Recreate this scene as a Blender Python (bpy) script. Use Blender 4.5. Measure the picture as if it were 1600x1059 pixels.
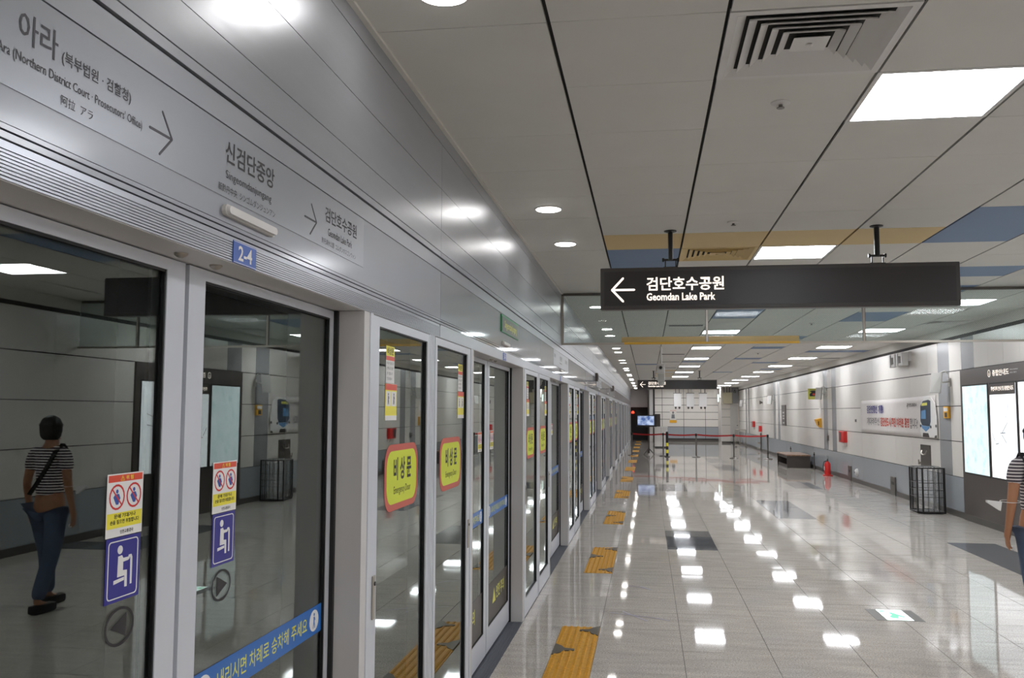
import bpy, bmesh, math, random
from mathutils import Vector, Matrix
random.seed(7)
R = math.radians
scene = bpy.context.scene
COL = scene.collection
for _o in list(bpy.data.objects):
    bpy.data.objects.remove(_o)

# ------------------------------------------------------------------ camera
H = 1.7
F_PX, YAW, PITCH, ROLL = 1420.4, 0.14783, 0.080169, 0.00359
_cy, _sy, _cp, _sp = math.cos(YAW), math.sin(YAW), math.cos(PITCH), math.sin(PITCH)
FW = Vector((-_sy*_cp, _cy*_cp, _sp)); RT0 = Vector((_cy, _sy, 0)); UP0 = RT0.cross(FW)
RT = RT0*math.cos(ROLL) + UP0*math.sin(ROLL); UP = -RT0*math.sin(ROLL) + UP0*math.cos(ROLL)
cam_data = bpy.data.cameras.new('camera'); cam = bpy.data.objects.new('camera', cam_data); COL.objects.link(cam)
cam_data.sensor_fit = 'HORIZONTAL'; cam_data.sensor_width = 36.0
cam_data.lens = F_PX*36.0/1600.0
cam_data.clip_start = 0.05; cam_data.clip_end = 200
cam.matrix_world = Matrix(((RT.x, UP.x, -FW.x, 0), (RT.y, UP.y, -FW.y, 0), (RT.z, UP.z, -FW.z, H), (0, 0, 0, 1)))
scene.camera = cam

# ------------------------------------------------------------------ world, exposure
world = bpy.data.worlds.new('world'); scene.world = world; world.use_nodes = True
world.node_tree.nodes['Background'].inputs[0].default_value = (0.55, 0.6, 0.62, 1)
world.node_tree.nodes['Background'].inputs[1].default_value = 0.0
scene.view_settings.view_transform = 'Standard'; scene.view_settings.look = 'None'
scene.view_settings.gamma = 1.0; scene.view_settings.exposure = 0.42
scene.view_settings.use_curve_mapping = False
PANEL_POWER = 22.0      # emission of the LED ceiling panels
DOWN_POWER = 26.0      # emission of the round downlights
scene.cycles.max_bounces = 10; scene.cycles.diffuse_bounces = 5; scene.cycles.glossy_bounces = 5
scene.cycles.transmission_bounces = 8; scene.cycles.transparent_max_bounces = 12
scene.cycles.caustics_refractive = False; scene.cycles.caustics_reflective = False
scene.cycles.sample_clamp_indirect = 12.0
scene.cycles.use_denoising = True

# ------------------------------------------------------------------ layout constants (metres)
XS = -1.02      # face of the screen-door wall
XD = -1.13      # face of the sliding doors, set back
XG = -1.145
XR = 5.08       # face of the right wall
ZC = 3.13       # ceiling
Y0, Y1 = -5.5, 56.4
CP = 4.30       # pitch of the door bays
C0 = 2.10       # centre of the nearest doorway
TR = [XS, -0.35, 0.30, 0.97, 1.63, 2.29, 2.97, 3.68, 4.37, 5.03]
RP, RY0 = 0.68, 3.23      # ceiling rows

# ------------------------------------------------------------------ helpers
def lin(c):
    return tuple(((v/255)/12.92 if v/255 <= 0.04045 else ((v/255+0.055)/1.055)**2.4) for v in c)

def mat(name, rgb, rough=0.5, metal=0.0, spec=0.5, emit=0.0, ecol=None, noise=0.0, nscale=5.0, bump=0.0, bscale=40.0, stretch=None, coat=0.0, alpha=1.0):
    m = bpy.data.materials.new(name); m.use_nodes = True
    nt = m.node_tree; b = nt.nodes['Principled BSDF']
    c = lin(rgb)
    b.inputs['Base Color'].default_value = (*c, 1)
    b.inputs['Roughness'].default_value = rough; b.inputs['Metallic'].default_value = metal
    b.inputs['Specular IOR Level'].default_value = spec
    b.inputs['Coat Weight'].default_value = coat
    b.inputs['Alpha'].default_value = alpha
    if emit:
        b.inputs['Emission Color'].default_value = (*(lin(ecol) if ecol else c), 1)
        b.inputs['Emission Strength'].default_value = emit
    vec = None
    if noise or bump:
        tc = nt.nodes.new('ShaderNodeNewGeometry'); mp = nt.nodes.new('ShaderNodeMapping')
        nt.links.new(tc.outputs['Position'], mp.inputs[0]); vec = mp.outputs[0]
        if stretch: mp.inputs['Scale'].default_value = stretch
    if noise:
        n = nt.nodes.new('ShaderNodeTexNoise'); n.inputs['Scale'].default_value = nscale; n.inputs['Detail'].default_value = 4
        nt.links.new(vec, n.inputs['Vector'])
        r = nt.nodes.new('ShaderNodeValToRGB')
        r.color_ramp.elements[0].position = 0.3; r.color_ramp.elements[1].position = 0.7
        r.color_ramp.elements[0].color = (*[v*(1-noise) for v in c], 1)
        r.color_ramp.elements[1].color = (*[min(1, v*(1+noise)) for v in c], 1)
        nt.links.new(n.outputs[0], r.inputs[0]); nt.links.new(r.outputs[0], b.inputs['Base Color'])
    if bump:
        n2 = nt.nodes.new('ShaderNodeTexNoise'); n2.inputs['Scale'].default_value = bscale; n2.inputs['Detail'].default_value = 2
        nt.links.new(vec, n2.inputs['Vector'])
        bp = nt.nodes.new('ShaderNodeBump'); bp.inputs['Strength'].default_value = 1.0; bp.inputs['Distance'].default_value = bump
        nt.links.new(n2.outputs[0], bp.inputs['Height']); nt.links.new(bp.outputs[0], b.inputs['Normal'])
    return m

def mat_floor(name, rgb, rough=0.07, dark=0.72, light=1.22):
    m = mat(name, rgb, rough, spec=0.17)
    nt = m.node_tree; b = nt.nodes['Principled BSDF']; c = lin(rgb)
    g = nt.nodes.new('ShaderNodeNewGeometry')
    n1 = nt.nodes.new('ShaderNodeTexNoise'); n1.inputs['Scale'].default_value = 95; n1.inputs['Detail'].default_value = 3; n1.inputs['Roughness'].default_value = 0.7
    nt.links.new(g.outputs['Position'], n1.inputs['Vector'])
    r1 = nt.nodes.new('ShaderNodeValToRGB'); r1.color_ramp.elements[0].position = 0.34; r1.color_ramp.elements[1].position = 0.66
    r1.color_ramp.elements[0].color = (*[v*dark for v in c], 1); r1.color_ramp.elements[1].color = (*[min(1, v*light) for v in c], 1)
    nt.links.new(n1.outputs[0], r1.inputs[0])
    mp = nt.nodes.new('ShaderNodeMapping'); mp.inputs['Scale'].default_value = (1.2, 5.0, 1)
    mp.inputs['Rotation'].default_value = (0, 0, 0.3)
    nt.links.new(g.outputs['Position'], mp.inputs[0])
    n2 = nt.nodes.new('ShaderNodeTexNoise'); n2.inputs['Scale'].default_value = 2.2; n2.inputs['Detail'].default_value = 6
    nt.links.new(mp.outputs[0], n2.inputs['Vector'])
    r2 = nt.nodes.new('ShaderNodeMapRange'); r2.inputs[1].default_value = 0.3; r2.inputs[2].default_value = 0.7
    r2.inputs[3].default_value = 0.88; r2.inputs[4].default_value = 1.1
    nt.links.new(n2.outputs[0], r2.inputs[0])
    mx = nt.nodes.new('ShaderNodeVectorMath'); mx.operation = 'SCALE'
    nt.links.new(r1.outputs[0], mx.inputs[0]); nt.links.new(r2.outputs[0], mx.inputs['Scale'])
    nt.links.new(mx.outputs[0], b.inputs['Base Color'])
    return m

M = {}
M['floor'] = mat_floor('polished_granite', (194, 187, 179), 0.04, 0.62, 1.3)
M['floor_dark'] = mat_floor('dark_granite', (100, 102, 106), 0.04, 0.8, 1.2)
M['grout'] = mat('grout', (92, 88, 84), 0.9)
M['threshold'] = mat('threshold_rubber', (78, 82, 92), 0.5, noise=0.1, nscale=60)
M['tile_white'] = mat('ceiling_tile_white', (214, 213, 208), 0.55, noise=0.02, nscale=3)
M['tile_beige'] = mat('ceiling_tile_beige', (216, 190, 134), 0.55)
M['tile_blue'] = mat('ceiling_tile_blue', (112, 137, 172), 0.55)
M['tile_dark'] = mat('ceiling_void', (40, 39, 37), 0.9)
M['moulding'] = mat('ceiling_moulding', (216, 214, 208), 0.6)
M['alu'] = mat('satin_aluminium', (172, 175, 182), 0.3, 0.5, noise=0.03, nscale=2, stretch=(1, 1, 6), bump=0.0012, bscale=2.2)
M['alu_frame'] = mat('door_frame_aluminium', (208, 211, 219), 0.38, 0.1)
M['alu_dark'] = mat('recessed_joint', (52, 50, 52), 0.6)
M['alu_gloss'] = mat('lacquered_aluminium', (154, 157, 164), 0.38, 0.3, noise=0.02, nscale=2, bump=0.0008, bscale=1.6, coat=0.3)
M['alu_gloss'].node_tree.nodes['Principled BSDF'].inputs['Coat Roughness'].default_value = 0.13
M['alu_mirror'] = mat('polished_lacquered_aluminium', (154, 157, 164), 0.38, 0.3, bump=0.0008, bscale=1.6, coat=0.9)
M['alu_mirror'].node_tree.nodes['Principled BSDF'].inputs['Coat Roughness'].default_value = 0.05
M['film'] = mat('printed_route_film', (156, 159, 165), 0.33, 0.4, bump=0.0008, bscale=2.2)
M['steel'] = mat('polished_steel', (176, 170, 160), 0.3, 0.75)
M['steel_dark'] = mat('dull_steel', (120, 116, 112), 0.35, 1.0)
M['col'] = mat('column_sheet', (206, 204, 203), 0.45, 0.0)
M['rubber'] = mat('black_rubber', (20, 19, 20), 0.5)
M['tunnel'] = mat('tunnel_concrete', (60, 58, 55), 0.9, noise=0.2, nscale=3)
M['wall_white'] = mat('white_enamel_panel', (222, 217, 210), 0.28, noise=0.02, nscale=1.5, bump=0.0002, bscale=3)
M['wall_grey'] = mat('grey_enamel_panel', (150, 150, 152), 0.25, bump=0.0006, bscale=3)
M['wall_skirt'] = mat('bluegrey_enamel_panel', (158, 163, 168), 0.25, bump=0.0006, bscale=3)
M['wall_joint'] = mat('wall_joint', (62, 58, 56), 0.8)
M['kick'] = mat('dark_kickboard', (84, 80, 76), 0.35)
M['kiosk'] = mat('dark_bronze_sheet', (92, 84, 80), 0.3, 0.3)
M['sign_black'] = mat('sign_black', (44, 40, 40), 0.35)
M['sign_edge'] = mat('sign_edge', (62, 58, 56), 0.4)
M['ink'] = mat('ink_grey', (66, 64, 70), 0.5)
M['ink_dark'] = mat('ink_dark', (34, 32, 34), 0.5)
M['lit_white'] = mat('lit_lettering', (250, 240, 228), 0.5, emit=0.85, ecol=(250, 238, 226))
M['white'] = mat('white_print', (232, 230, 228), 0.4)
M['grey_print'] = mat('grey_print', (120, 120, 122), 0.4)
M['plate_white'] = mat('white_plastic', (216, 214, 212), 0.4)
M['blue'] = mat('blue_sign', (34, 84, 176), 0.35)
M['blue_deep'] = mat('deep_blue_sticker', (40, 36, 136), 0.35)
M['blue_band'] = mat('blue_band', (30, 104, 186), 0.35)
M['blue_pic'] = mat('blue_pictogram', (50, 80, 160), 0.5)
M['yellow'] = mat('yellow_sticker', (238, 226, 60), 0.4)
M['lime'] = mat('lime_sticker', (214, 226, 26), 0.35)
M['lemon_text'] = mat('lemon_print', (226, 224, 96), 0.4)
M['red_orange'] = mat('orange_red_sticker', (222, 74, 48), 0.4)
M['coral'] = mat('coral_border', (200, 88, 74), 0.4)
M['red'] = mat('red_paint', (204, 34, 30), 0.35)
M['red_belt'] = mat('red_belt', (176, 30, 32), 0.6)
M['green'] = mat('green_sign_edge', (52, 150, 92), 0.4)
M['green_dark'] = mat('dark_green_sign', (52, 58, 40), 0.3)
M['tactile'] = mat('yellow_tactile', (206, 150, 30), 0.55, noise=0.12, nscale=30)
M['tactile_dark'] = mat('dark_tactile_motif', (84, 76, 66), 0.5)
M['orange'] = mat('amber_plastic', (226, 168, 40), 0.5)
M['orange_reflection'] = mat('painted_rail_reflection', (226, 178, 60), 0.35)
M['painted_glass_reflection'] = mat('painted_glass_reflection', (232, 196, 112), 0.4, alpha=0.45)
M['phone_sign'] = mat('olive_phone_sign', (196, 196, 90), 0.4)
M['wood'] = mat('bench_wood', (138, 106, 84), 0.4, noise=0.15, nscale=8)
M['bench_dark'] = mat('bench_dark', (64, 58, 54), 0.4)
M['bag'] = mat('clear_bag', (228, 228, 228), 0.25, alpha=0.22, bump=0.01, bscale=30)
M['cloth'] = mat('banner_cloth', (214, 208, 204), 0.6, bump=0.012, bscale=2.5)
M['train_white'] = mat('train_white', (226, 224, 220), 0.4)
M['train_glass'] = mat('train_glass', (46, 62, 80), 0.3)
M['train_blue'] = mat('train_blue', (96, 148, 196), 0.4)
M['banner_blue'] = mat('banner_blue_ink', (58, 52, 124), 0.5)
M['banner_red'] = mat('banner_red_ink', (196, 70, 50), 0.5)
M['black'] = mat('black_plastic', (24, 22, 22), 0.4)
M['screen'] = mat('tv_picture', (90, 120, 190), 0.3, emit=0.0)
M['lightgrey'] = mat('light_grey_plastic', (196, 194, 190), 0.5)
M['skin'] = mat('skin', (176, 124, 92), 0.55)
M['hair'] = mat('black_hair', (26, 22, 20), 0.5)
M['denim'] = mat('denim', (74, 88, 112), 0.8, noise=0.12, nscale=14)
M['tape_line'] = mat('faint_violet_tape', (146, 140, 160), 0.3)
M['emit_panel'] = mat('led_panel', (255, 255, 255), 0.5, emit=PANEL_POWER, ecol=(247, 250, 255))
M['emit_down'] = mat('led_downlight', (255, 255, 255), 0.5, emit=DOWN_POWER, ecol=(252, 249, 245))
M['exit_green'] = mat('exit_green', (70, 190, 140), 0.3, emit=0.8)
M['exit_white'] = mat('exit_white', (225, 245, 238), 0.3, emit=1.1)

def mat_screen_map():
    m = mat('backlit_map', (220, 235, 238), 0.2, emit=1.0)
    nt = m.node_tree; b = nt.nodes['Principled BSDF']
    g = nt.nodes.new('ShaderNodeNewGeometry')
    n = nt.nodes.new('ShaderNodeTexNoise'); n.inputs['Scale'].default_value = 5.5; n.inputs['Detail'].default_value = 9; n.inputs['Roughness'].default_value = 0.65
    nt.links.new(g.outputs['Position'], n.inputs['Vector'])
    r = nt.nodes.new('ShaderNodeValToRGB'); e = r.color_ramp.elements
    e[0].position = 0.33; e[0].color = (0.3, 0.5, 0.5, 1); e[1].position = 0.5; e[1].color = (0.82, 0.97, 1.0, 1)
    k = e.new(0.40); k.color = (0.55, 0.78, 0.76, 1)
    nt.links.new(n.outputs[0], r.inputs[0]); nt.links.new(r.outputs[0], b.inputs['Emission Color'])
    b.inputs['Emission Strength'].default_value = 0.50
    return m
M['map_white'] = mat('backlit_white_map', (236, 240, 244), 0.2, emit=0.78)
M['map'] = mat_screen_map()

def mat_tv():
    m = mat('tv_screen', (20, 20, 30), 0.2, emit=1.0)
    nt = m.node_tree; b = nt.nodes['Principled BSDF']
    g = nt.nodes.new('ShaderNodeNewGeometry')
    n = nt.nodes.new('ShaderNodeTexNoise'); n.inputs['Scale'].default_value = 6; n.inputs['Detail'].default_value = 6
    nt.links.new(g.outputs['Position'], n.inputs['Vector'])
    r = nt.nodes.new('ShaderNodeValToRGB'); e = r.color_ramp.elements
    e[0].position = 0.4; e[0].color = (0.06, 0.12, 0.32, 1); e[1].position = 0.62; e[1].color = (0.5, 0.6, 0.8, 1)
    nt.links.new(n.outputs[0], r.inputs[0]); nt.links.new(r.outputs[0], b.inputs['Emission Color'])
    b.inputs['Emission Strength'].default_value = 0.8
    return m
M['tv'] = mat_tv()

def mat_glass(name, tint=(0.93, 0.97, 0.95)):
    m = bpy.data.materials.new(name); m.use_nodes = True; nt = m.node_tree; nt.nodes.clear()
    o = nt.nodes.new('ShaderNodeOutputMaterial'); g = nt.nodes.new('ShaderNodeBsdfGlass')
    g.inputs['Color'].default_value = (*tint, 1); g.inputs['Roughness'].default_value = 0.0; g.inputs['IOR'].default_value = 1.75
    nt.links.new(g.outputs[0], o.inputs[0]); return m
M['glass'] = mat_glass('door_glass')

def mat_wired():
    m = bpy.data.materials.new('wired_glass'); m.use_nodes = True; nt = m.node_tree; nt.nodes.clear()
    o = nt.nodes.new('ShaderNodeOutputMaterial'); tr = nt.nodes.new('ShaderNodeBsdfTransparent'); tr.inputs[0].default_value = (0.90, 0.95, 0.94, 1)
    gl = nt.nodes.new('ShaderNodeBsdfGlossy'); gl.inputs['Roughness'].default_value = 0.03
    lw = nt.nodes.new('ShaderNodeFresnel'); lw.inputs[0].default_value = 1.25
    # only front faces add a reflection; thin sheet
    mx = nt.nodes.new('ShaderNodeMixShader'); nt.links.new(lw.outputs[0], mx.inputs[0])
    nt.links.new(tr.outputs[0], mx.inputs[1]); nt.links.new(gl.outputs[0], mx.inputs[2])
    g = nt.nodes.new('ShaderNodeNewGeometry'); sep = nt.nodes.new('ShaderNodeSeparateXYZ'); nt.links.new(g.outputs['Position'], sep.inputs[0])
    def wires(op):
        a = nt.nodes.new('ShaderNodeMath'); a.operation = op
        nt.links.new(sep.outputs['X'], a.inputs[0]); nt.links.new(sep.outputs['Z'], a.inputs[1])
        s = nt.nodes.new('ShaderNodeMath'); s.operation = 'MULTIPLY'; s.inputs[1].default_value = 1/0.022; nt.links.new(a.outputs[0], s.inputs[0])
        f = nt.nodes.new('ShaderNodeMath'); f.operation = 'FRACT'; nt.links.new(s.outputs[0], f.inputs[0])
        l = nt.nodes.new('ShaderNodeMath'); l.operation = 'LESS_THAN'; l.inputs[1].default_value = 0.2; nt.links.new(f.outputs[0], l.inputs[0])
        return l.outputs[0]
    mxm = nt.nodes.new('ShaderNodeMath'); mxm.operation = 'MAXIMUM'
    nt.links.new(wires('ADD'), mxm.inputs[0]); nt.links.new(wires('SUBTRACT'), mxm.inputs[1])
    sc = nt.nodes.new('ShaderNodeMath'); sc.operation = 'MULTIPLY_ADD'; sc.inputs[1].default_value = 0.10; sc.inputs[2].default_value = 0.05
    nt.links.new(mxm.outputs[0], sc.inputs[0])
    df = nt.nodes.new('ShaderNodeBsdfDiffuse'); df.inputs[0].default_value = (0.45, 0.52, 0.52, 1)
    m2 = nt.nodes.new('ShaderNodeMixShader'); nt.links.new(sc.outputs[0], m2.inputs[0])
    nt.links.new(mx.outputs[0], m2.inputs[1]); nt.links.new(df.outputs[0], m2.inputs[2])
    nt.links.new(m2.outputs[0], o.inputs[0]); return m
M['wired'] = mat_wired()

def mat_stripes():
    m = mat('striped_jersey', (220, 214, 212), 0.8)
    nt = m.node_tree; b = nt.nodes['Principled BSDF']
    g = nt.nodes.new('ShaderNodeTexCoord'); sep = nt.nodes.new('ShaderNodeSeparateXYZ'); nt.links.new(g.outputs['Object'], sep.inputs[0])
    s = nt.nodes.new('ShaderNodeMath'); s.operation = 'MULTIPLY'; s.inputs[1].default_value = 1/0.024; nt.links.new(sep.outputs['Z'], s.inputs[0])
    f = nt.nodes.new('ShaderNodeMath'); f.operation = 'FRACT'; nt.links.new(s.outputs[0], f.inputs[0])
    l = nt.nodes.new('ShaderNodeMath'); l.operation = 'LESS_THAN'; l.inputs[1].default_value = 0.55; nt.links.new(f.outputs[0], l.inputs[0])
    mx = nt.nodes.new('ShaderNodeMix'); mx.data_type = 'RGBA'
    mx.inputs[6].default_value = (*lin((214, 208, 206)), 1); mx.inputs[7].default_value = (*lin((66, 56, 66)), 1)
    nt.links.new(l.outputs[0], mx.inputs[0]); nt.links.new(mx.outputs[2], b.inputs['Base Color']); return m
M['stripes'] = mat_stripes()

class MB:
    def __init__(s): s.v = []; s.f = []
    def box(s, x0, x1, y0, y1, z0, z1):
        if x0 > x1: x0, x1 = x1, x0
        if y0 > y1: y0, y1 = y1, y0
        if z0 > z1: z0, z1 = z1, z0
        n = len(s.v)
        s.v += [(x0, y0, z0), (x1, y0, z0), (x1, y1, z0), (x0, y1, z0), (x0, y0, z1), (x1, y0, z1), (x1, y1, z1), (x0, y1, z1)]
        s.f += [tuple(n+i for i in q) for q in ((0, 3, 2, 1), (4, 5, 6, 7), (0, 1, 5, 4), (1, 2, 6, 5), (2, 3, 7, 6), (3, 0, 4, 7))]
        return s
    def bevbox(s, x0, x1, y0, y1, z0, z1, b):
        """box whose rim (all 12 edges) is chamfered"""
        bm = bmesh.new()
        vs = [bm.verts.new(p) for p in ((x0, y0, z0), (x1, y0, z0), (x1, y1, z0), (x0, y1, z0), (x0, y0, z1), (x1, y0, z1), (x1, y1, z1), (x0, y1, z1))]
        for q in ((0, 3, 2, 1), (4, 5, 6, 7), (0, 1, 5, 4), (1, 2, 6, 5), (2, 3, 7, 6), (3, 0, 4, 7)): bm.faces.new([vs[i] for i in q])
        bmesh.ops.bevel(bm, geom=list(bm.edges), offset=b, segments=2, affect='EDGES', profile=0.5)
        bm.verts.index_update(); n = len(s.v)
        s.v += [tuple(v.co) for v in bm.verts]; s.f += [tuple(n+v.index for v in f.verts) for f in bm.faces]
        bm.free(); return s
    def hexa(s, p):
        """p: 8 points, bottom ring 0-3, top ring 4-7"""
        n = len(s.v); s.v += [tuple(q) for q in p]
        s.f += [tuple(n+i for i in q) for q in ((0, 3, 2, 1), (4, 5, 6, 7), (0, 1, 5, 4), (1, 2, 6, 5), (2, 3, 7, 6), (3, 0, 4, 7))]
        return s
    def cyl(s, p0, p1, r0, r1=None, n=12, caps=True):
        r1 = r0 if r1 is None else r1
        p0 = Vector(p0); p1 = Vector(p1); d = (p1-p0).normalized()
        a = d.orthogonal().normalized(); b = d.cross(a); k = len(s.v)
        for p, r in ((p0, r0), (p1, r1)):
            for i in range(n):
                t = 2*math.pi*i/n; s.v.append(tuple(p+a*math.cos(t)*r+b*math.sin(t)*r))
        for i in range(n):
            j = (i+1) % n; s.f.append((k+i, k+j, k+n+j, k+n+i))
        if caps:
            s.f.append(tuple(k+i for i in reversed(range(n)))); s.f.append(tuple(k+n+i for i in range(n)))
        return s
    def lathe(s, c, prof, n=16, axis='Z'):
        """prof: list of (radius, height) along the axis"""
        k = len(s.v)
        for r, h in prof:
            for i in range(n):
                t = 2*math.pi*i/n; x, y = math.cos(t)*r, math.sin(t)*r
                q = {'Z': (x, y, h), 'X': (h, x, y), 'Y': (y, h, x)}[axis]
                s.v.append((c[0]+q[0], c[1]+q[1], c[2]+q[2]))
        for m in range(len(prof)-1):
            for i in range(n):
                j = (i+1) % n; s.f.append((k+m*n+i, k+m*n+j, k+(m+1)*n+j, k+(m+1)*n+i))
        s.f.append(tuple(k+i for i in reversed(range(n)))); s.f.append(tuple(k+(len(prof)-1)*n+i for i in range(n)))
        return s
    def tube(s, pts, r, n=8):
        for a, b in zip(pts[:-1], pts[1:]): s.cyl(a, b, r, n=n)
        return s
    def poly(s, pts, th, org, right, up):
        """extruded flat outline: pts in (u,v), org+right*u+up*v, thickness along right x up"""
        org = Vector(org); right = Vector(right); up = Vector(up); nn = right.cross(up).normalized()
        k = len(s.v); n = len(pts)
        a = sum(pts[i][0]*pts[(i+1) % n][1]-pts[(i+1) % n][0]*pts[i][1] for i in range(n))
        if a < 0: pts = pts[::-1]
        for off in (0, th):
            for u, v in pts: s.v.append(tuple(org+right*u+up*v+nn*off))
        s.f.append(tuple(k+i for i in reversed(range(n)))); s.f.append(tuple(k+n+i for i in range(n)))
        for i in range(n):
            j = (i+1) % n; s.f.append((k+i, k+j, k+n+j, k+n+i))
        return s
    def build(s, name, m, parent=None, loc=(0, 0, 0), smooth=False):
        me = bpy.data.meshes.new(name); me.from_pydata(s.v, [], s.f); me.update()
        if smooth:
            for p in me.polygons: p.use_smooth = True
            try: me.set_sharp_from_angle(angle=R(40))
            except Exception: pass
        me.materials.append(M[m] if isinstance(m, str) else m)
        o = bpy.data.objects.new(name, me); COL.objects.link(o); o.location = loc
        if parent is not None: o.parent = parent
        return o

def tag(o, label, cat, group=None):
    o['label'] = label; o['category'] = cat
    if group: o['group'] = group
    return o
def empty(name, label, cat, loc=(0, 0, 0), group=None, rz=0):
    o = bpy.data.objects.new(name, None); COL.objects.link(o); o.location = loc; o.rotation_euler = (0, 0, rz)
    o.empty_display_size = 0.1
    return tag(o, label, cat, group)
def structure(name, parent=None):
    o = bpy.data.objects.new(name, None); COL.objects.link(o); o['kind'] = 'structure'; o.empty_display_size = 0.1
    return o
def instance(src, loc, parent=None, rot=None, m=None):
    o = src.copy(); COL.objects.link(o); o.location = loc; o.parent = parent
    if rot: o.rotation_euler = rot
    return o
def copy_tree(o, parent=None, off=None):
    c = o.copy(); COL.objects.link(c); c.parent = parent
    if off is not None: c.location = Vector(o.location)+Vector(off)
    for ch in [k for k in kids.get(o.name, [])]: copy_tree(ch, c)
    return c
kids = {}
def index_kids():
    kids.clear()
    for o in bpy.data.objects:
        if o.parent: kids.setdefault(o.parent.name, []).append(o)

ORD = ['nearest', 'second', 'third', 'fourth', 'fifth', 'sixth', 'seventh', 'eighth', 'ninth', 'tenth', 'eleventh', 'twelfth', 'thirteenth', 'fourteenth', 'fifteenth', 'sixteenth', 'seventeenth', 'eighteenth', 'nineteenth', 'twentieth', 'twenty-first', 'twenty-second', 'twenty-third', 'twenty-fourth', 'twenty-fifth', 'twenty-sixth', 'twenty-seventh', 'twenty-eighth']

def project(p):
    v = Vector(p)-Vector((0, 0, H)); d = v.dot(FW)
    if d < 0.05: return None
    return 800+F_PX*v.dot(RT)/d, 529.5-F_PX*v.dot(UP)/d, d
def seen(p, mg=60):
    q = project(p)
    return q is not None and -mg < q[0] < 1600+mg and -mg < q[1] < 1059+mg

_dg = {}
def text(s, box, org, right, up, m, parent, name='lettering', bold=0.0, off=0.0015, thick=0.0):
    """lettering baked to a mesh; box=(u0,u1,v0,v1) in metres in the plane org + right*u + up*v, stands off along right x up"""
    cu = bpy.data.curves.new(name, 'FONT'); cu.body = s; cu.size = 1.0; cu.resolution_u = 2; cu.offset = bold
    cu.extrude = 0.0
    tmp = bpy.data.objects.new('tmp_text', cu); COL.objects.link(tmp)
    dg = bpy.context.evaluated_depsgraph_get(); dg.update()
    me = bpy.data.meshes.new_from_object(tmp.evaluated_get(dg)); me.name = name
    bpy.data.objects.remove(tmp)
    xs = [v.co.x for v in me.vertices]; ys = [v.co.y for v in me.vertices]
    x0, x1, y0, y1 = min(xs), max(xs), min(ys), max(ys)
    u0, u1, v0, v1 = box
    org = Vector(org); right = Vector(right); up = Vector(up); nn = right.cross(up).normalized()
    if parent is not None and parent.matrix_world is not None:
        pass
    for v in me.vertices:
        a = u0+(v.co.x-x0)/(x1-x0)*(u1-u0); b = v0+(v.co.y-y0)/(y1-y0)*(v1-v0)
        v.co = org+right*a+up*b+nn*off
    me.materials.clear(); me.materials.append(M[m])
    o = bpy.data.objects.new(name, me); COL.objects.link(o); o.parent = parent
    return o

def rrect(u0, u1, v0, v1, r, n=5):
    pts = []
    for cx, cy, a in ((u1-r, v1-r, 0), (u0+r, v1-r, 90), (u0+r, v0+r, 180), (u1-r, v0+r, 270)):
        for i in range(n+1):
            t = R(a+90*i/n); pts.append((cx+r*math.cos(t), cy+r*math.sin(t)))
    return pts
def ell(cx, cy, rx, ry, n=20):
    return [(cx+rx*math.cos(2*math.pi*i/n), cy+ry*math.sin(2*math.pi*i/n)) for i in range(n)]
def stroke(p, q, w):
    """thick line as an outline"""
    d = Vector((q[0]-p[0], q[1]-p[1])); d.normalize(); nx, ny = -d.y*w/2, d.x*w/2
    ex, ey = d.x*w/2, d.y*w/2
    return [(p[0]+nx, p[1]+ny), (p[0]-ex, p[1]-ey), (p[0]-nx, p[1]-ny), (q[0]-nx, q[1]-ny), (q[0]+ex, q[1]+ey), (q[0]+nx, q[1]+ny)]
def ring(mb, cx, cy, rx, ry, w, th, org, right, up, n=24):
    for i in range(n):
        a0, a1 = 2*math.pi*i/n, 2*math.pi*(i+1)/n
        mb.poly([(cx+rx*math.cos(a0), cy+ry*math.sin(a0)), (cx+rx*math.cos(a1), cy+ry*math.sin(a1)),
                 (cx+(rx-w)*math.cos(a1), cy+(ry-w)*math.sin(a1)), (cx+(rx-w)*math.cos(a0), cy+(ry-w)*math.sin(a0))], th, org, right, up)

# =================================================================== STRUCTURE
# ---- floor
floor = MB().box(-1.6, 5.3, Y0, 58.6, -0.12, -0.006).build('floor', 'grout'); floor['kind'] = 'structure'
FX = [XS, -0.685, -0.385, 0.235, 0.85, 1.46, 2.07, 2.68, 3.29, 3.90, 4.50, XR]
FRP = CP/7
FY = lambda k: 7.385+FRP*k
dark_tiles = set()
def tact_range(n): return (C0+CP*n-1.05+0.02, C0+CP*n+0.90)   # not used for geometry, see below
for nb in range(-1, 12):
    if nb % 2 == 0:
        pass
for base in range(7, 90, 14):
    for k in range(3):
        dark_tiles.add((3, base+k))                # column between x=.235 and .85
for base in (-15+28, 26, 47, 68):
    pass
DARK_FREE = [(6, 13), (6, 14), (6, 15), (6, 16), (6, 17), (8, 23), (8, 24), (8, 25), (6, 33), (6, 34), (6, 35), (6, 36), (6, 37), (6, 40), (6, 41), (6, 42), (6, 43), (6, 44),
             (9, 5), (9, 6), (9, 7), (9, 8), (10, 5), (9, 50), (9, 51), (5, 60), (5, 61)]
dark_tiles |= set(DARK_FREE)
tact_cells = {}
tiles = []
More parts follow.
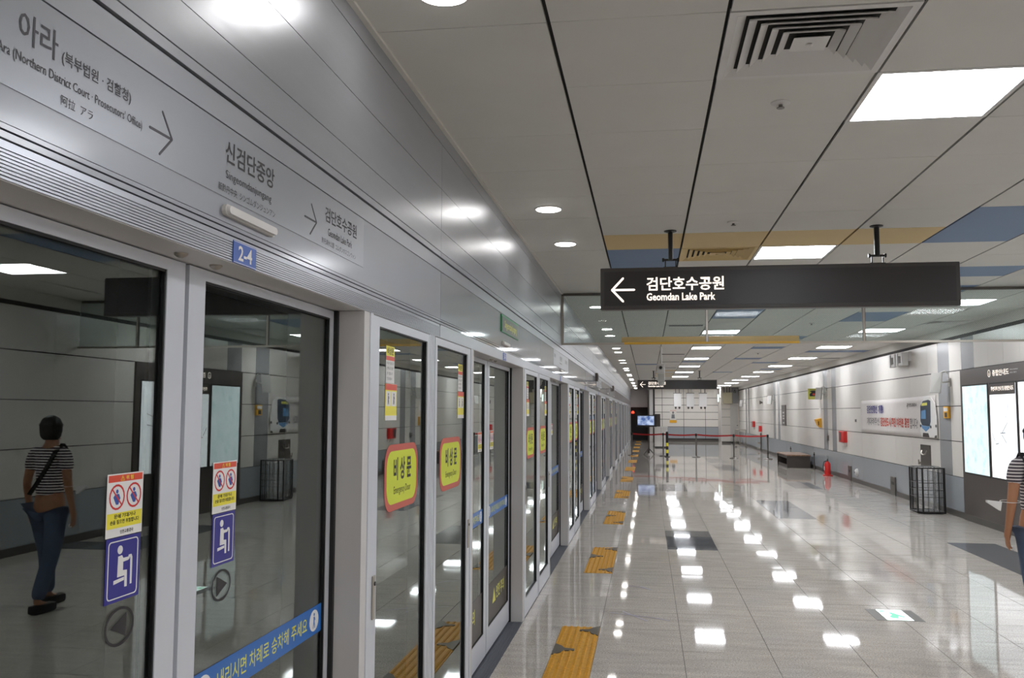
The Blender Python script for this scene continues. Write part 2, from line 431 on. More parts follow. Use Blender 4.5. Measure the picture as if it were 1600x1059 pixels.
for k in range(-21, 83):
    ya, yb = FY(k), FY(k)+FRP
    if yb > 58.5: continue
    inbay = (k % 7)
    # rows -3..-1 of each bay (modulo 7 -> 4,5,6) carry the tactile strip
    for c in range(len(FX)-1):
        xa, xb = FX[c], FX[c+1]
        if c == 0:
            if inbay in (4, 5, 6): tiles.append((xa, xb, ya, yb, 'floor', k, c))
            else: tiles.append((FX[0], FX[2], ya, yb, 'floor', k, c))
        elif c == 1:
            if inbay in (4, 5, 6): tact_cells.setdefault(k//7, []).append((xa, xb, ya, yb))
        else:
            tiles.append((xa, xb, ya, yb, 'floor_dark' if (c, k) in dark_tiles else 'floor', k, c))
tile_src = {}
def tile_obj(w, l, m):
    key = (round(w, 3), round(l, 3), m)
    if key not in tile_src:
        g = 0.0022
        tile_src[key] = MB().box(-w/2+g, w/2-g, -l/2+g*0.9, l/2-g*0.9, -0.012, 0.0)
        me = bpy.data.meshes.new('floor_tile'); me.from_pydata(tile_src[key].v, [], tile_src[key].f); me.materials.append(M[m])
        tile_src[key] = me
    return tile_src[key]
tiles.sort(key=lambda t: (0 if seen(((t[0]+t[1])/2, (t[2]+t[3])/2, 0), 150) else 1, math.hypot((t[0]+t[1])/2, (t[2]+t[3])/2)))
rest = {'floor': MB(), 'floor_dark': MB()}
for i, (xa, xb, ya, yb, m, k, c) in enumerate(tiles):
    w, l = xb-xa, yb-ya
    if i < 295:
        o = bpy.data.objects.new('floor_tile', tile_obj(w, l, m)); COL.objects.link(o)
        o.location = ((xa+xb)/2, (ya+yb)/2, -0.0005)
        o.rotation_euler = (random.uniform(-1, 1)*0.0020, random.uniform(-1, 1)*0.0012, 0); o.parent = floor
    else:
        g = 0.0015; t = [random.uniform(-1, 1)*0.0007 for _ in range(2)]
        z = lambda x, y: -0.0005+t[0]*(y-(ya+yb)/2)+t[1]*(x-(xa+xb)/2)
        rest[m].hexa([(xa+g, ya+g, -0.012), (xb-g, ya+g, -0.012), (xb-g, yb-g, -0.012), (xa+g, yb-g, -0.012),
                      (xa+g, ya+g, z(xa, ya)), (xb-g, ya+g, z(xb, ya)), (xb-g, yb-g, z(xb, yb)), (xa+g, yb-g, z(xa, yb))])
for m, mb in rest.items():
    o = mb.build('floor_tile_field', m, floor); o['kind'] = 'stuff'
thr = MB().box(-1.35, XS-0.002, Y0, 57.5, -0.015, -0.004)
for j in range(7): thr.box(-1.125+j*0.014, -1.120+j*0.014, Y0, 57.5, -0.005, -0.001)
thr.build('trim_1', 'threshold')['kind'] = 'structure'

# ---- ceiling
ceiling = MB().box(-1.4, 5.3, Y0, 58.6, ZC+0.02, ZC+0.12).build('ceiling', 'tile_dark'); ceiling['kind'] = 'structure'
KL = [k for k in range(-11, 78) if (k-1) % 6 == 0]
light_cells = {}
for k in KL:
    light_cells[(3, k)] = 'A'; light_cells[(7, k)] = 'B'
vent_cells = {(2, 0): 'square', (2, 7): 'square', (2, 17): 'slot', (8, 17): 'square', (2, 28): 'slot', (2, 33): 'slot', (2, 38): 'slot', (8, 31): 'slot', (8, 37): 'slot', (8, 43): 'slot'}
blue = {(1, 7), (1, 8), (5, 5), (5, 6), (6, 9), (3, 14), (3, 15), (6, 15), (6, 16), (5, 21), (1, 21), (5, 25), (7, 27), (8, 27), (3, 33), (1, 35), (5, 31), (6, 34), (3, 44), (5, 43), (7, 40), (6, 11)}
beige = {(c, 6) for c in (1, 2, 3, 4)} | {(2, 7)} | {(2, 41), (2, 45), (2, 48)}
ct = []
for k in range(-12, 82):
    ya, yb = RY0+RP*k, RY0+RP*(k+1)
    if ya > 57.6: continue
    for c in range(9):
        if (c, k) in light_cells or vent_cells.get((c, k)) == 'square': continue
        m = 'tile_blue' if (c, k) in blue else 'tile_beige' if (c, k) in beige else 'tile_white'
        ct.append((TR[c], TR[c+1], ya, yb, m, c, k))
ct.sort(key=lambda t: (0 if seen(((t[0]+t[1])/2, (t[2]+t[3])/2, ZC), 150) else 1, math.hypot((t[0]+t[1])/2, (t[2]+t[3])/2)))
rest = {}
csrc = {}
for i, (xa, xb, ya, yb, m, c, k) in enumerate(ct):
    w, l = xb-xa, yb-ya
    ga = 0.002 if c == 0 else 0.008; gb = 0.002 if c == 8 else 0.008; gy = 0.0013
    if i < 295:
        key = (c, m)
        if key not in csrc:
            b_ = MB().box(-w/2+ga, w/2-gb, -l/2+gy, l/2-gy, 0, 0.015)
            me = bpy.data.meshes.new('ceiling_tile'); me.from_pydata(b_.v, [], b_.f); me.materials.append(M[m]); csrc[key] = me
        o = bpy.data.objects.new('ceiling_tile', csrc[key]); COL.objects.link(o); o.parent = ceiling
        o.location = ((xa+xb)/2, (ya+yb)/2, ZC+random.uniform(0, 0.0015))
    else:
        rest.setdefault(m, MB()).box(xa+ga, xb-gb, ya+gy, yb-gy, ZC, ZC+0.015)
for m, mb in rest.items():
    o = mb.build('ceiling_tile_field', m, ceiling); o['kind'] = 'stuff'
# bulkhead moulding along the right wall and thin edge trim along the screen wall
mo = MB()
y = Y0
mo.hexa([(5.03, Y0, ZC), (XR+0.04, Y0, 2.93), (XR+0.04, 57.5, 2.93), (5.03, 57.5, ZC), (5.08, Y0, ZC+0.02), (XR+0.1, Y0, 2.93), (XR+0.1, 57.5, 2.93), (5.08, 57.5, ZC+0.02)])
mo.build('trim_2', 'moulding')['kind'] = 'structure'
MB().box(XS, XS+0.022, Y0, 57.0, ZC-0.012, ZC).build('trim_3', 'moulding')['kind'] = 'structure'

# ---- left wall: the screen-door header and columns
BAYS = list(range(-1, 13))
wl = MB().box(XS-0.30, XS-0.012, Y0, 57.0, 2.08, ZC+0.02).build('wall_left', 'alu_dark'); wl['kind'] = 'structure'
rows = [(3.052, 3.125), (2.822, 3.050), (2.612, 2.820), (2.502, 2.610), (2.474, 2.500), (2.402, 2.464), (2.1615, 2.400), (2.151, 2.1605), (2.136, 2.148)]
JOINTS = [4.42+CP*n for n in range(-3, 14)]
for a, b in zip(JOINTS[:-1], JOINTS[1:]):
    if a > 56: continue
    b = min(b, 57.0)
    for (za, zb) in rows:
        g = 0.0012
        t = random.uniform(-0.0006, 0.0006)
        MB().box(XS-0.012, XS+t, a+g, b-g, za+0.0004, zb-0.0004).build('header_panel', 'alu' if za > 2.40 else ('alu_gloss' if a < 4.3 else 'alu_mirror'), wl)
# ribbed strip above the nearest doors, plain beyond
rb = MB()
for j in range(9):
    z = 2.070+j*0.0062
    rb.box(XS-0.03, XS+0.0005, JOINTS[0], 4.418, z, z+0.0040)
rb.box(XS-0.05, XS-0.003, JOINTS[0], 4.418, 2.070, 2.134)
rb.build('ribbed_strip', 'alu', wl)
MB().box(XS-0.03, XS, 4.422, 57.0, 2.070, 2.134).build('plain_strip', 'alu', wl)
MB().box(XS-0.33, XS-0.003, Y0, 57.0, 2.068, 2.079).build('soffit', 'col', wl)
# route film with the station names
FILM = MB().box(XS, XS+0.0012, 0.3, 3.16, 2.222, 2.398).build('route_film', 'film', wl)
HO, HR, HU = (XS+0.0012, 0, 0), (0, 1, 0), (0, 0, 1)
def htext(s, y0, y1, z0, z1, m='ink', bold=0.0): text(s, (y0, y1, z0, z1), HO, HR, HU, m, FILM, bold=bold, off=0.0008)
htext('아라', 1.315, 1.416, 2.308, 2.362, 'ink', 0.008)
htext('(북부법원 · 검찰청)', 1.427, 1.645, 2.308, 2.337, 'ink', 0.012)
htext("Ara (Northern District Court · Prosecutors' Office)", 1.268, 1.688, 2.268, 2.291, 'ink', 0.006)
htext('阿拉  アラ', 1.429, 1.523, 2.237, 2.256, 'ink')
htext('신검단중앙', 2.058, 2.353, 2.310, 2.366, 'ink_dark', 0.014)
htext('Singeomdanjungang', 2.063, 2.336, 2.264, 2.291, 'ink_dark', 0.0)
htext('新黔丹中央  シンゴムダンジュンアン', 2.026, 2.364, 2.233, 2.253, 'ink_dark')
htext('검단호수공원', 2.757, 3.076, 2.309, 2.358, 'ink', 0.02)
htext('Geomdan Lake Park', 2.785, 3.026, 2.267, 2.292, 'ink', 0.008)
htext('黔丹湖水公園  コムダンホスゴンウォン', 2.730, 3.070, 2.234, 2.253, 'ink')
for (sx, tipx, topx, botx, w) in ((1.717, 1.807, 1.765, 1.758, 0.0055), (2.584, 2.683, 2.637, 2.631, 0.0055)):
    a = MB()
    for p, q in (((sx, 2.288), (tipx, 2.288)), ((topx, 2.336), (tipx, 2.288)), ((botx, 2.242), (tipx, 2.288))):
        a.poly(stroke(p, q, w), 0.0008, HO, HR, HU)
    a.build('arrow', 'ink', FILM)
# far route film strip at the third doorway
for n in (2, 4):
    c = C0+CP*n
    f2 = MB().box(XS, XS+0.0012, c-0.75, c+1.15, 2.222, 2.398).build('route_film', 'film', wl)
    for s_, a, b_, z0, z1 in (('아라', c-0.7, c-0.5, 2.305, 2.355), ('신검단중앙', c-0.05, c+0.25, 2.305, 2.36), ('Singeomdanjungang', c-0.05, c+0.24, 2.262, 2.29), ('검단호수공원', c+0.65, c+0.97, 2.305, 2.355)):
        text(s_, (a, b_, z0, z1), HO, HR, HU, 'ink', f2, bold=0.02, off=0.0008)

# columns between doorways and emergency doors
for n in BAYS:
    c = C0+CP*n
    for sgn in (-1, 1):
        ya, yb = sorted((c+sgn*1.09, c+sgn*1.19))
        cb = MB().box(-1.32, XS, ya, yb, -0.004, 2.067)
        cb.build('column', 'col', wl)
        # narrow face strip next to the emergency door
        e = c+sgn*1.19
        MB().box(XS, XS+0.004, min(e, e-sgn*0.035), max(e, e-sgn*0.035), 0.0, 2.068).build('column_edge', 'alu_frame', wl)
        MB().box(XD-0.02, XD+0.014, min(c+sgn*1.09, c+sgn*1.072), max(c+sgn*1.09, c+sgn*1.072), 0.0, 2.066).build('door_seal', 'rubber', wl)
    # mullion between the two emergency doors
    m0 = c+1.19
    mm = MB().box(-1.12, XS-0.006, m0+0.90, m0+1.02, 0.0, 2.068)
    for j in range(4): mm.box(XS-0.006, XS, m0+0.905+j*0.029, m0+0.925+j*0.029, 0.0, 2.068)
    mm.build('mullion', 'alu_frame', wl)
# little sensor domes under the soffit at each doorway
for n in range(0, 4):
    c = C0+CP*n
    for dy in (-0.13, 0.045):
        MB().lathe((-1.078, c+dy, 2.068), [(0.016, 0), (0.016, -0.004), (0.010, -0.009), (0.004, -0.012)], 14).build('soffit_sensor', 'steel', wl, smooth=True)

# ---- tunnel behind the glass
MB().box(-5.2, -5.0, Y0, 60, -1.5, 4.5).build('wall_tunnel', 'tunnel')['kind'] = 'structure'
MB().box(-5.2, -1.36, Y0, 60, -1.6, -1.5).build('trim_4', 'tunnel')['kind'] = 'structure'
MB().box(-5.2, -1.3, Y0, 60, 3.3, 3.4).build('trim_5', 'tunnel')['kind'] = 'structure'
MB().box(-1.5, -1.36, Y0, 60, -1.6, -0.02).build('trim_6', 'tunnel')['kind'] = 'structure'
MB().box(-5.2, -1.33, Y0-0.1, Y0, -1.6, 3.4).build('trim_7', 'tunnel')['kind'] = 'structure'
MB().box(-5.2, -1.33, 58.0, 58.2, -1.6, 3.4).build('trim_8', 'tunnel')['kind'] = 'structure'

# ---- right wall
wr = MB().box(XR+0.012, XR+0.2, Y0, 57.5, -0.1, ZC+0.1).build('wall_right', 'wall_joint'); wr['kind'] = 'structure'
PER = 10.66
patt = [0.0, 0.58, 1.19, 1.81, 2.40, 3.55, 4.72, 5.90, 6.53, 7.72, 8.86, 9.46, 10.05]     # from Y 15.19
stripe = {0: 1, 2: 1}
edges = []
for p in range(-2, 5):
    for i, a in enumerate(patt):
        edges.append((15.19+PER*p+a, 1 if i in (0, 2) else 0))
edges = [e for e in edges if e[0] < 55]
zr = [(0.10, 0.653), (0.665, 1.235), (1.248, 1.820), (1.833, 2.404), (2.420, 2.935)]
KIO = (12.25, 15.76)
npan = 0
for i in range(len(edges)-1):
    a, b = edges[i][0], edges[i+1][0]
    if b < Y0: continue
    for r_, (za, zb) in enumerate(zr):
        aa, bb = a, b
        if r_ < 4:
            if aa >= KIO[0]-0.01 and bb <= KIO[1]: continue
            if aa < KIO[1] < bb: aa = KIO[1]+0.003
            elif aa < KIO[0] < bb: bb = KIO[0]
        if bb-aa < 0.02: continue
        m = 'wall_skirt' if r_ == 0 else ('wall_grey' if edges[i][1] and (r_ == 4 or not edges[i][0]-15.19 == 0) else 'wall_white')
        MB().box(XR+random.uniform(-0.0008, 0.0008), XR+0.012, aa+0.002, bb-0.002, za, zb).build('wall_panel', m, wr)
MB().box(XR-0.012, XR+0.012, Y0, 55, 0.0, 0.098).build('baseboard_right', 'kick')['kind'] = 'structure'

# ---- end wall, dark doorway, back wall
we = MB().box(0.30, XR+0.2, 55.012, 55.2, -0.1, ZC+0.1).build('wall_end', 'wall_joint'); we['kind'] = 'structure'
xe = [0.42, 0.86, 2.12, 3.38, 4.30]
zre = [(0.18, 0.86), (0.87, 1.30), (1.31, 1.72), (1.73, 2.14), (2.15, 2.56), (2.57, 3.10)]
for i in range(len(xe)-1):
    for r_, (za, zb) in enumerate(zre):
        MB().box(xe[i]+0.012, xe[i+1]-0.012, 55.0, 55.012, za+0.008, zb-0.008).build('wall_panel', 'wall_skirt' if r_ == 0 else 'wall_white', we)
MB().box(0.30, 4.3, 54.985, 55.01, 0, 0.12).build('baseboard_end', 'kick')['kind'] = 'structure'
# projecting pier and closet wall at the right end
pr = MB().box(4.12, XR+0.012, 52.6, 55.0, 0, ZC).build('wall_pier', 'wall_white'); pr['kind'] = 'structure'
MB().box(4.10, 4.13, 52.58, 52.6, 0.1, ZC-0.005).build('corner_trim', 'white', pr)
for z in (1.0, 1.45, 1.9): MB().box(4.13, 4.6, 52.592, 52.599, z, z+0.014).build('joint', 'wall_joint', pr)
MB().box(4.60, 5.02, 52.57, 52.6, 0.02, 2.18).build('closet_door', 'lightgrey', pr)
MB().lathe((4.98, 52.57, 1.0), [(0.03, 0), (0.03, -0.03), (0.012, -0.05)], 10, 'Y').build('knob', 'black', pr)
MB().box(4.12, 5.06, 52.57, 52.595, 0, 0.1).build('kickboard', 'kick', pr)
# screen end: short wall, dark doorway
ws = MB().box(-1.1, 0.32, 56.0, 56.1, 2.02, ZC+0.1).box(0.02, 0.32, 55.0, 57.8, -0.1, ZC+0.1).build('wall_end.001', 'col'); ws['kind'] = 'structure'
MB().box(-1.1, 0.05, 57.4, 57.5, -0.1, 2.1).build('wall_end.002', 'black')['kind'] = 'structure'
MB().box(-1.3, -1.02, 56.9, 57.9, 0, ZC).build('wall_end.003', 'col')['kind'] = 'structure'
wb = MB().box(-1.4, 5.3, Y0-0.15, Y0, -0.1, ZC+0.1).build('wall_back', 'wall_white'); wb['kind'] = 'structure'

# =================================================================== CEILING FITTINGS
def make_light(label, loc, w, group):
    t = empty('ceiling_light', label, 'ceiling light', loc, group)
    fr = MB(); a = w/2-0.004; l = RP/2-0.004; b = 0.022
    fr.box(-a, a, -l, -l+b, 0, 0.02).box(-a, a, l-b, l, 0, 0.02).box(-a, -a+b, -l+b, l-b, 0, 0.02).box(a-b, a, -l+b, l-b, 0, 0.02)
    fr.build('frame', 'plate_white', t)
    MB().box(-a+b, a-b, -l+b, l-b, 0.004, 0.016).build('diffuser', 'emit_panel', t)
    return t
for colk, c, side in (('A', 3, 'left'), ('B', 7, 'right')):
    w = TR[c+1]-TR[c]; nvis = 0
    for k in KL:
        y = RY0+RP*(k+0.5)
        if y > 55: continue
        p = (TR[c]+w/2, y, ZC)
        if y > (0.5 if c == 3 else 10):
            lab = 'square white ceiling panel light, %s from the camera in the %s row of panels' % (ORD[nvis], side); nvis += 1
            make_light(lab, p, w, 'square panel lights of the %s row' % side)
        else:
            make_light('square white ceiling panel light out of the picture in the %s row' % side, p, w, 'unseen panel lights of the %s row' % side)
dy = []
for n in range(-2, 11):
    for b_ in (6.29, 7.63): dy.append(b_+4.69*n)
dy = [y for y in dy if -4 < y < 55.5]
nv = 0
for y in dy:
    t = empty('downlight', 'x', 'downlight', (-0.68, y, ZC), 'round downlights')
    if y > 2.5: t['label'] = 'round recessed downlight, %s from the camera in the row beside the screen doors' % ORD[nv]; nv += 1
    else: t['label'] = 'round recessed downlight out of the picture beside the screen doors'; t['group'] = 'unseen round downlights'
    MB().lathe((0, 0, 0), [(0.098, 0.001), (0.098, -0.004), (0.088, -0.007), (0.084, -0.003)], 28).build('trim_ring', 'plate_white', t, smooth=True)
    MB().lathe((0, 0, 0), [(0.083, -0.0075), (0.083, -0.009)], 28).build('lens', 'emit_down', t)

def square_vent(label, cx, cy, w, m='plate_white'):
    t = empty('ceiling_vent', label, 'air vent', (cx, cy, ZC), 'square ceiling vents')
    a, l = w/2-0.005, RP/2-0.005
    fr = MB()
    fr.box(-a, a, -l, -l+0.03, -0.002, 0.015).box(-a, a, l-0.03, l, -0.002, 0.015).box(-a, -a+0.03, -l+0.03, l-0.03, -0.002, 0.015).box(a-0.03, a, -l+0.03, l-0.03, -0.002, 0.015)
    fr.build('frame', m, t)
    MB().box(-a+0.02, a-0.02, -l+0.02, l-0.02, 0.050, 0.055).build('backing', 'lightgrey', t)
    for j in range(6):
        # flared square louvre: narrow at the top, wide at the bottom, each ring a sloped skirt
        s0 = 1-0.155*j; o = s0*(a-0.03); i_ = o-0.056; q = MB(); so = l/a
        z0, z1 = -0.003+0.001*j, 0.033+0.001*j
        th = 0.006
        if j < 5:
            for sx, sy in ((1, 0), (-1, 0), (0, 1), (0, -1)):
                if sx:
                    P = [(sx*o, -o*so, z0), (sx*o, o*so, z0), (sx*i_, i_*so, z1), (sx*i_, -i_*so, z1)]
                else:
                    P = [(-o, sy*o*so, z0), (o, sy*o*so, z0), (i_, sy*i_*so, z1), (-i_, sy*i_*so, z1)]
                q.hexa([P[0], P[1], P[2], P[3]] + [(p_[0], p_[1], p_[2]+th) for p_ in P])
        else:
            q.hexa([(-o, -o*so, z0), (o, -o*so, z0), (o, o*so, z0), (-o, o*so, z0), (-i_*0.4, -i_*0.4*so, z1), (i_*0.4, -i_*0.4*so, z1), (i_*0.4, i_*0.4*so, z1), (-i_*0.4, i_*0.4*so, z1)])
            q.lathe((0, 0, z0), [(0.014, 0), (0.014, -0.006), (0.008, -0.009)], 12)
        q.build('louvre', m, t)
    return t
for (c, k), kind in vent_cells.items():
    cx = (TR[c]+TR[c+1])/2; cy = RY0+RP*(k+0.5); w = TR[c+1]-TR[c]
    if kind == 'square':
        lab = {(2, 0): 'large square louvred air vent nearest the camera, beside the nearest panel light',
               (2, 7): 'square louvred air vent just above the near hanging sign, in the beige ceiling tiles',
               (8, 17): 'square air vent seen through the wired glass above the map kiosk'}[(c, k)]
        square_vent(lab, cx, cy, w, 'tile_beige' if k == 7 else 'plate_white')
    else:
        lab = {(2, 17): 'slot air vent seen through the wired glass left of the brass mullion', (2, 28): 'slot air vent nearest behind the hanging camera pole', (2, 33): 'middle slot air vent behind the hanging camera pole', (2, 38): 'farthest slot air vent behind the hanging camera pole',
               (8, 31): 'slot air vent near the right wall, nearest of three beyond the wired glass', (8, 37): 'slot air vent near the right wall, middle of three beyond the wired glass', (8, 43): 'slot air vent near the right wall, farthest of three beyond the wired glass'}[(c, k)]
        t = empty('slot_vent', lab, 'air vent', (cx, cy, ZC), 'narrow slot vents')
        MB().box(-w/2+0.03, w/2-0.03, -0.16, -0.12, -0.006, 0).box(-w/2+0.03, w/2-0.03, 0.12, 0.16, -0.006, 0).box(-w/2+0.03, -w/2+0.06, -0.12, 0.12, -0.006, 0).box(w/2-0.06, w/2-0.03, -0.12, 0.12, -0.006, 0).build('frame', 'plate_white', t)
        sl = MB()
        for j in range(4): sl.box(-w/2+0.06, w/2-0.06, -0.10+j*0.06, -0.07+j*0.06, -0.003, -0.001)
        sl.build('slot', 'alu_dark', t)
for (x, y, lab) in ((0.62, 4.24, 'round white sprinkler rosette beside the large near air vent'), (0.65, 6.92, 'small sprinkler rosette in front of the beige ceiling tiles'), (2.6, 15.0, 'small sprinkler rosette beyond the wired glass'), (2.62, 22.3, 'round grey smoke detector far along the middle of the ceiling')):
    t = empty('sprinkler_head', lab, 'sprinkler', (x, y, ZC))
    MB().lathe((0, 0, 0), [(0.045, 0.001), (0.045, -0.003), (0.030, -0.010), (0.018, -0.010)], 20).build('rosette', 'plate_white', t, smooth=True)
    MB().lathe((0, 0, 0), [(0.009, -0.009), (0.009, -0.022), (0.018, -0.024), (0.018, -0.027)], 12).build('nozzle', 'steel_dark', t)

# =================================================================== SMOKE BARRIER
YB = 10.9
sb = empty('smoke_barrier', 'hanging wired-glass smoke barrier with brass and steel frame across the ceiling', 'glass barrier', (0, 0, 0))
zb = 2.507
MB().box(XS+0.002, XR-0.002, YB-0.02, YB+0.02, ZC-0.03, ZC-0.001).build('top_rail', 'steel_dark', sb)
br = MB().box(XS+0.002, XR-0.002, YB-0.02, YB+0.02, zb, zb+0.024).build('bottom_rail', 'steel', sb)
MB().box(-0.27, 1.75, YB-0.023, YB-0.0205, zb-0.001, zb+0.026).build('painted_rail_reflection', 'orange_reflection', br)  # warm reflection on the polished rail, painted as an amber strip
MB().box(-0.30, 1.75, YB-0.004, YB-0.002, zb+0.024, zb+0.09).build('painted_glass_reflection', 'painted_glass_reflection', sb)  # warm reflection low in the glass, put in as a translucent amber sheet
mx_ = [XS+0.012, 0.70, 2.47, 4.24]
for x in mx_:
    MB().box(x-0.011, x+0.011, YB-0.018, YB+0.018, zb+0.024, ZC-0.03).build('mullion', 'steel', sb)
    for q in (-1, 1): MB().box(x+q*0.011, x+q*0.015, YB-0.019, YB+0.019, zb+0.024, ZC-0.03).build('dark_edge', 'kiosk', sb)
for a, b in zip(mx_, mx_[1:]+[XR-0.01]):
    MB().box(a+0.008, b-0.008, YB-0.001, YB+0.001, zb+0.024, ZC-0.03).build('wired_glass_pane', 'wired', sb)

# =================================================================== SCREEN DOORS
def sticker_seat(parent, y0, y1, z0, z1, x):
    """blue priority-seat sticker"""
    s = MB().box(x, x+0.0008, y0, y1, z0, z1).build('priority_seat_sticker', 'blue_deep', parent)
    o = (x+0.0008, 0, 0); w, h = y1-y0, z1-z0
    P = lambda u, v: (y0+u*w, z0+v*h)
    b = MB()
    pts = rrect(y0+0.06*w, y1-0.06*w, z0+0.05*h, z1-0.05*h, 0.010, 4); pin = rrect(y0+0.085*w, y1-0.085*w, z0+0.067*h, z1-0.067*h, 0.008, 4)
    n = len(pts)
    for i in range(n):
        j = (i+1) % n; b.poly([pts[i], pts[j], pin[j], pin[i]], 0.0003, o, (0, 1, 0), (0, 0, 1))
    b.build('border', 'white', s)
    g = MB(); A = dict(th=0.0005, org=o, right=(0, 1, 0), up=(0, 0, 1))
    def pl(pp): g.poly([P(*q) for q in pp], 0.0005, o, (0, 1, 0), (0, 0, 1))
    g.poly(ell(*P(0.40, 0.80), 0.075*w, 0.068*h, 14), 0.0005, o, (0, 1, 0), (0, 0, 1))
    pl([(0.35, 0.70), (0.46, 0.71), (0.50, 0.66), (0.66, 0.66), (0.66, 0.61), (0.50, 0.60), (0.50, 0.47), (0.62, 0.46), (0.63, 0.20), (0.56, 0.20), (0.55, 0.38), (0.34, 0.38)])
    pl([(0.24, 0.34), (0.54, 0.36), (0.54, 0.31), (0.24, 0.28)])
    pl([(0.72, 0.22), (0.77, 0.22), (0.77, 0.64), (0.74, 0.69), (0.66, 0.69), (0.64, 0.62), (0.68, 0.62), (0.69, 0.65), (0.71, 0.64)])
    g.build('pictogram', 'white', s)
def sticker_warn(parent, y0, y1, z0, z1, x, detail=True):
    s = MB().box(x, x+0.0007, y0, y1, z0, z1).build('warning_sticker', 'white', parent)
    h = z1-z0; w = y1-y0; o = (x+0.0007, 0, 0)
    MB().box(x+0.0007, x+0.001, y0+0.03*w, y1-0.03*w, z1-0.13*h, z1-0.02*h).build('red_header', 'red_orange', s)
    MB().box(x+0.0007, x+0.001, y0+0.02*w, y1-0.02*w, z0+0.14*h, z0+0.38*h).build('yellow_field', 'yellow', s)
    if detail:
        text('⚠ 위 험', (y0+0.35*w, y1-0.3*w, z1-0.115*h, z1-0.035*h), (x+0.001, 0, 0), (0, 1, 0), (0, 0, 1), 'yellow', s, off=0.0004, bold=0.02)
        text('문에 기대거나', (y0+0.2*w, y1-0.2*w, z0+0.29*h, z0+0.36*h), (x+0.001, 0, 0), (0, 1, 0), (0, 0, 1), 'ink_dark', s, off=0.0004, bold=0.02)
        text('손을 짚으면 위험합니다', (y0+0.1*w, y1-0.1*w, z0+0.20*h, z0+0.27*h), (x+0.001, 0, 0), (0, 1, 0), (0, 0, 1), 'ink_dark', s, off=0.0004, bold=0.02)
        text('인천교통공사', (y0+0.38*w, y1-0.25*w, z0+0.04*h, z0+0.10*h), (x+0.0007, 0, 0), (0, 1, 0), (0, 0, 1), 'ink_dark', s, off=0.0004, bold=0.02)
    r = MB(); b = MB()
    for cx in (0.27, 0.74):
        cy = z0+0.63*h; ring(r, y0+cx*w, cy, 0.21*w, 0.205*h, 0.0045, 0.0003, o, (0, 1, 0), (0, 0, 1), 18)
        r.poly(stroke((y0+(cx-0.14)*w, cy+0.14*h), (y0+(cx+0.14)*w, cy-0.14*h), 0.0035), 0.0004, o, (0, 1, 0), (0, 0, 1))
        b.poly(ell(y0+cx*w, cy+0.09*h, 0.035*w, 0.035*h, 8), 0.0002, o, (0, 1, 0), (0, 0, 1))
        b.poly([(y0+(cx-0.05)*w, cy+0.05*h), (y0+(cx+0.05)*w, cy+0.05*h), (y0+(cx+0.09)*w, cy-0.02*h), (y0+(cx+0.04)*w, cy-0.12*h), (y0+(cx-0.02)*w, cy-0.12*h), (y0+(cx-0.1)*w, cy)], 0.0002, o, (0, 1, 0), (0, 0, 1))
    r.build('prohibition_ring', 'red', s); b.build('pictogram', 'blue_pic', s)
def sticker_arrow(parent, cy, cz, sgn, x):
    a = MB(); o = (x, 0, 0)
    ring(a, cy, cz, 0.056, 0.042, 0.006, 0.0006, o, (0, 1, 0), (0, 0, 1))
    a.poly([(cy+sgn*0.034, cz), (cy-sgn*0.026, cz+0.026), (cy-sgn*0.026, cz-0.026)], 0.0006, o, (0, 1, 0), (0, 0, 1))
    a.build('round_arrow_sticker', 'ink_dark', parent)
def walker(mb, cy, cz, s, o):
    mb.poly(ell(cy, cz+0.6*s, 0.16*s, 0.17*s, 10), 0.0004, o, (0, 1, 0), (0, 0, 1))
    mb.poly([(cy-0.16*s, cz+0.38*s), (cy+0.14*s, cz+0.38*s), (cy+0.34*s, cz+0.02*s), (cy+0.26*s, cz-0.02*s), (cy+0.12*s, cz+0.16*s), (cy+0.14*s, cz-0.15*s), (cy+0.30*s, cz-0.75*s), (cy+0.18*s, cz-0.78*s), (cy, cz-0.28*s), (cy-0.2*s, cz-0.78*s), (cy-0.32*s, cz-0.74*s), (cy-0.14*s, cz-0.1*s)], 0.0004, o, (0, 1, 0), (0, 0, 1))
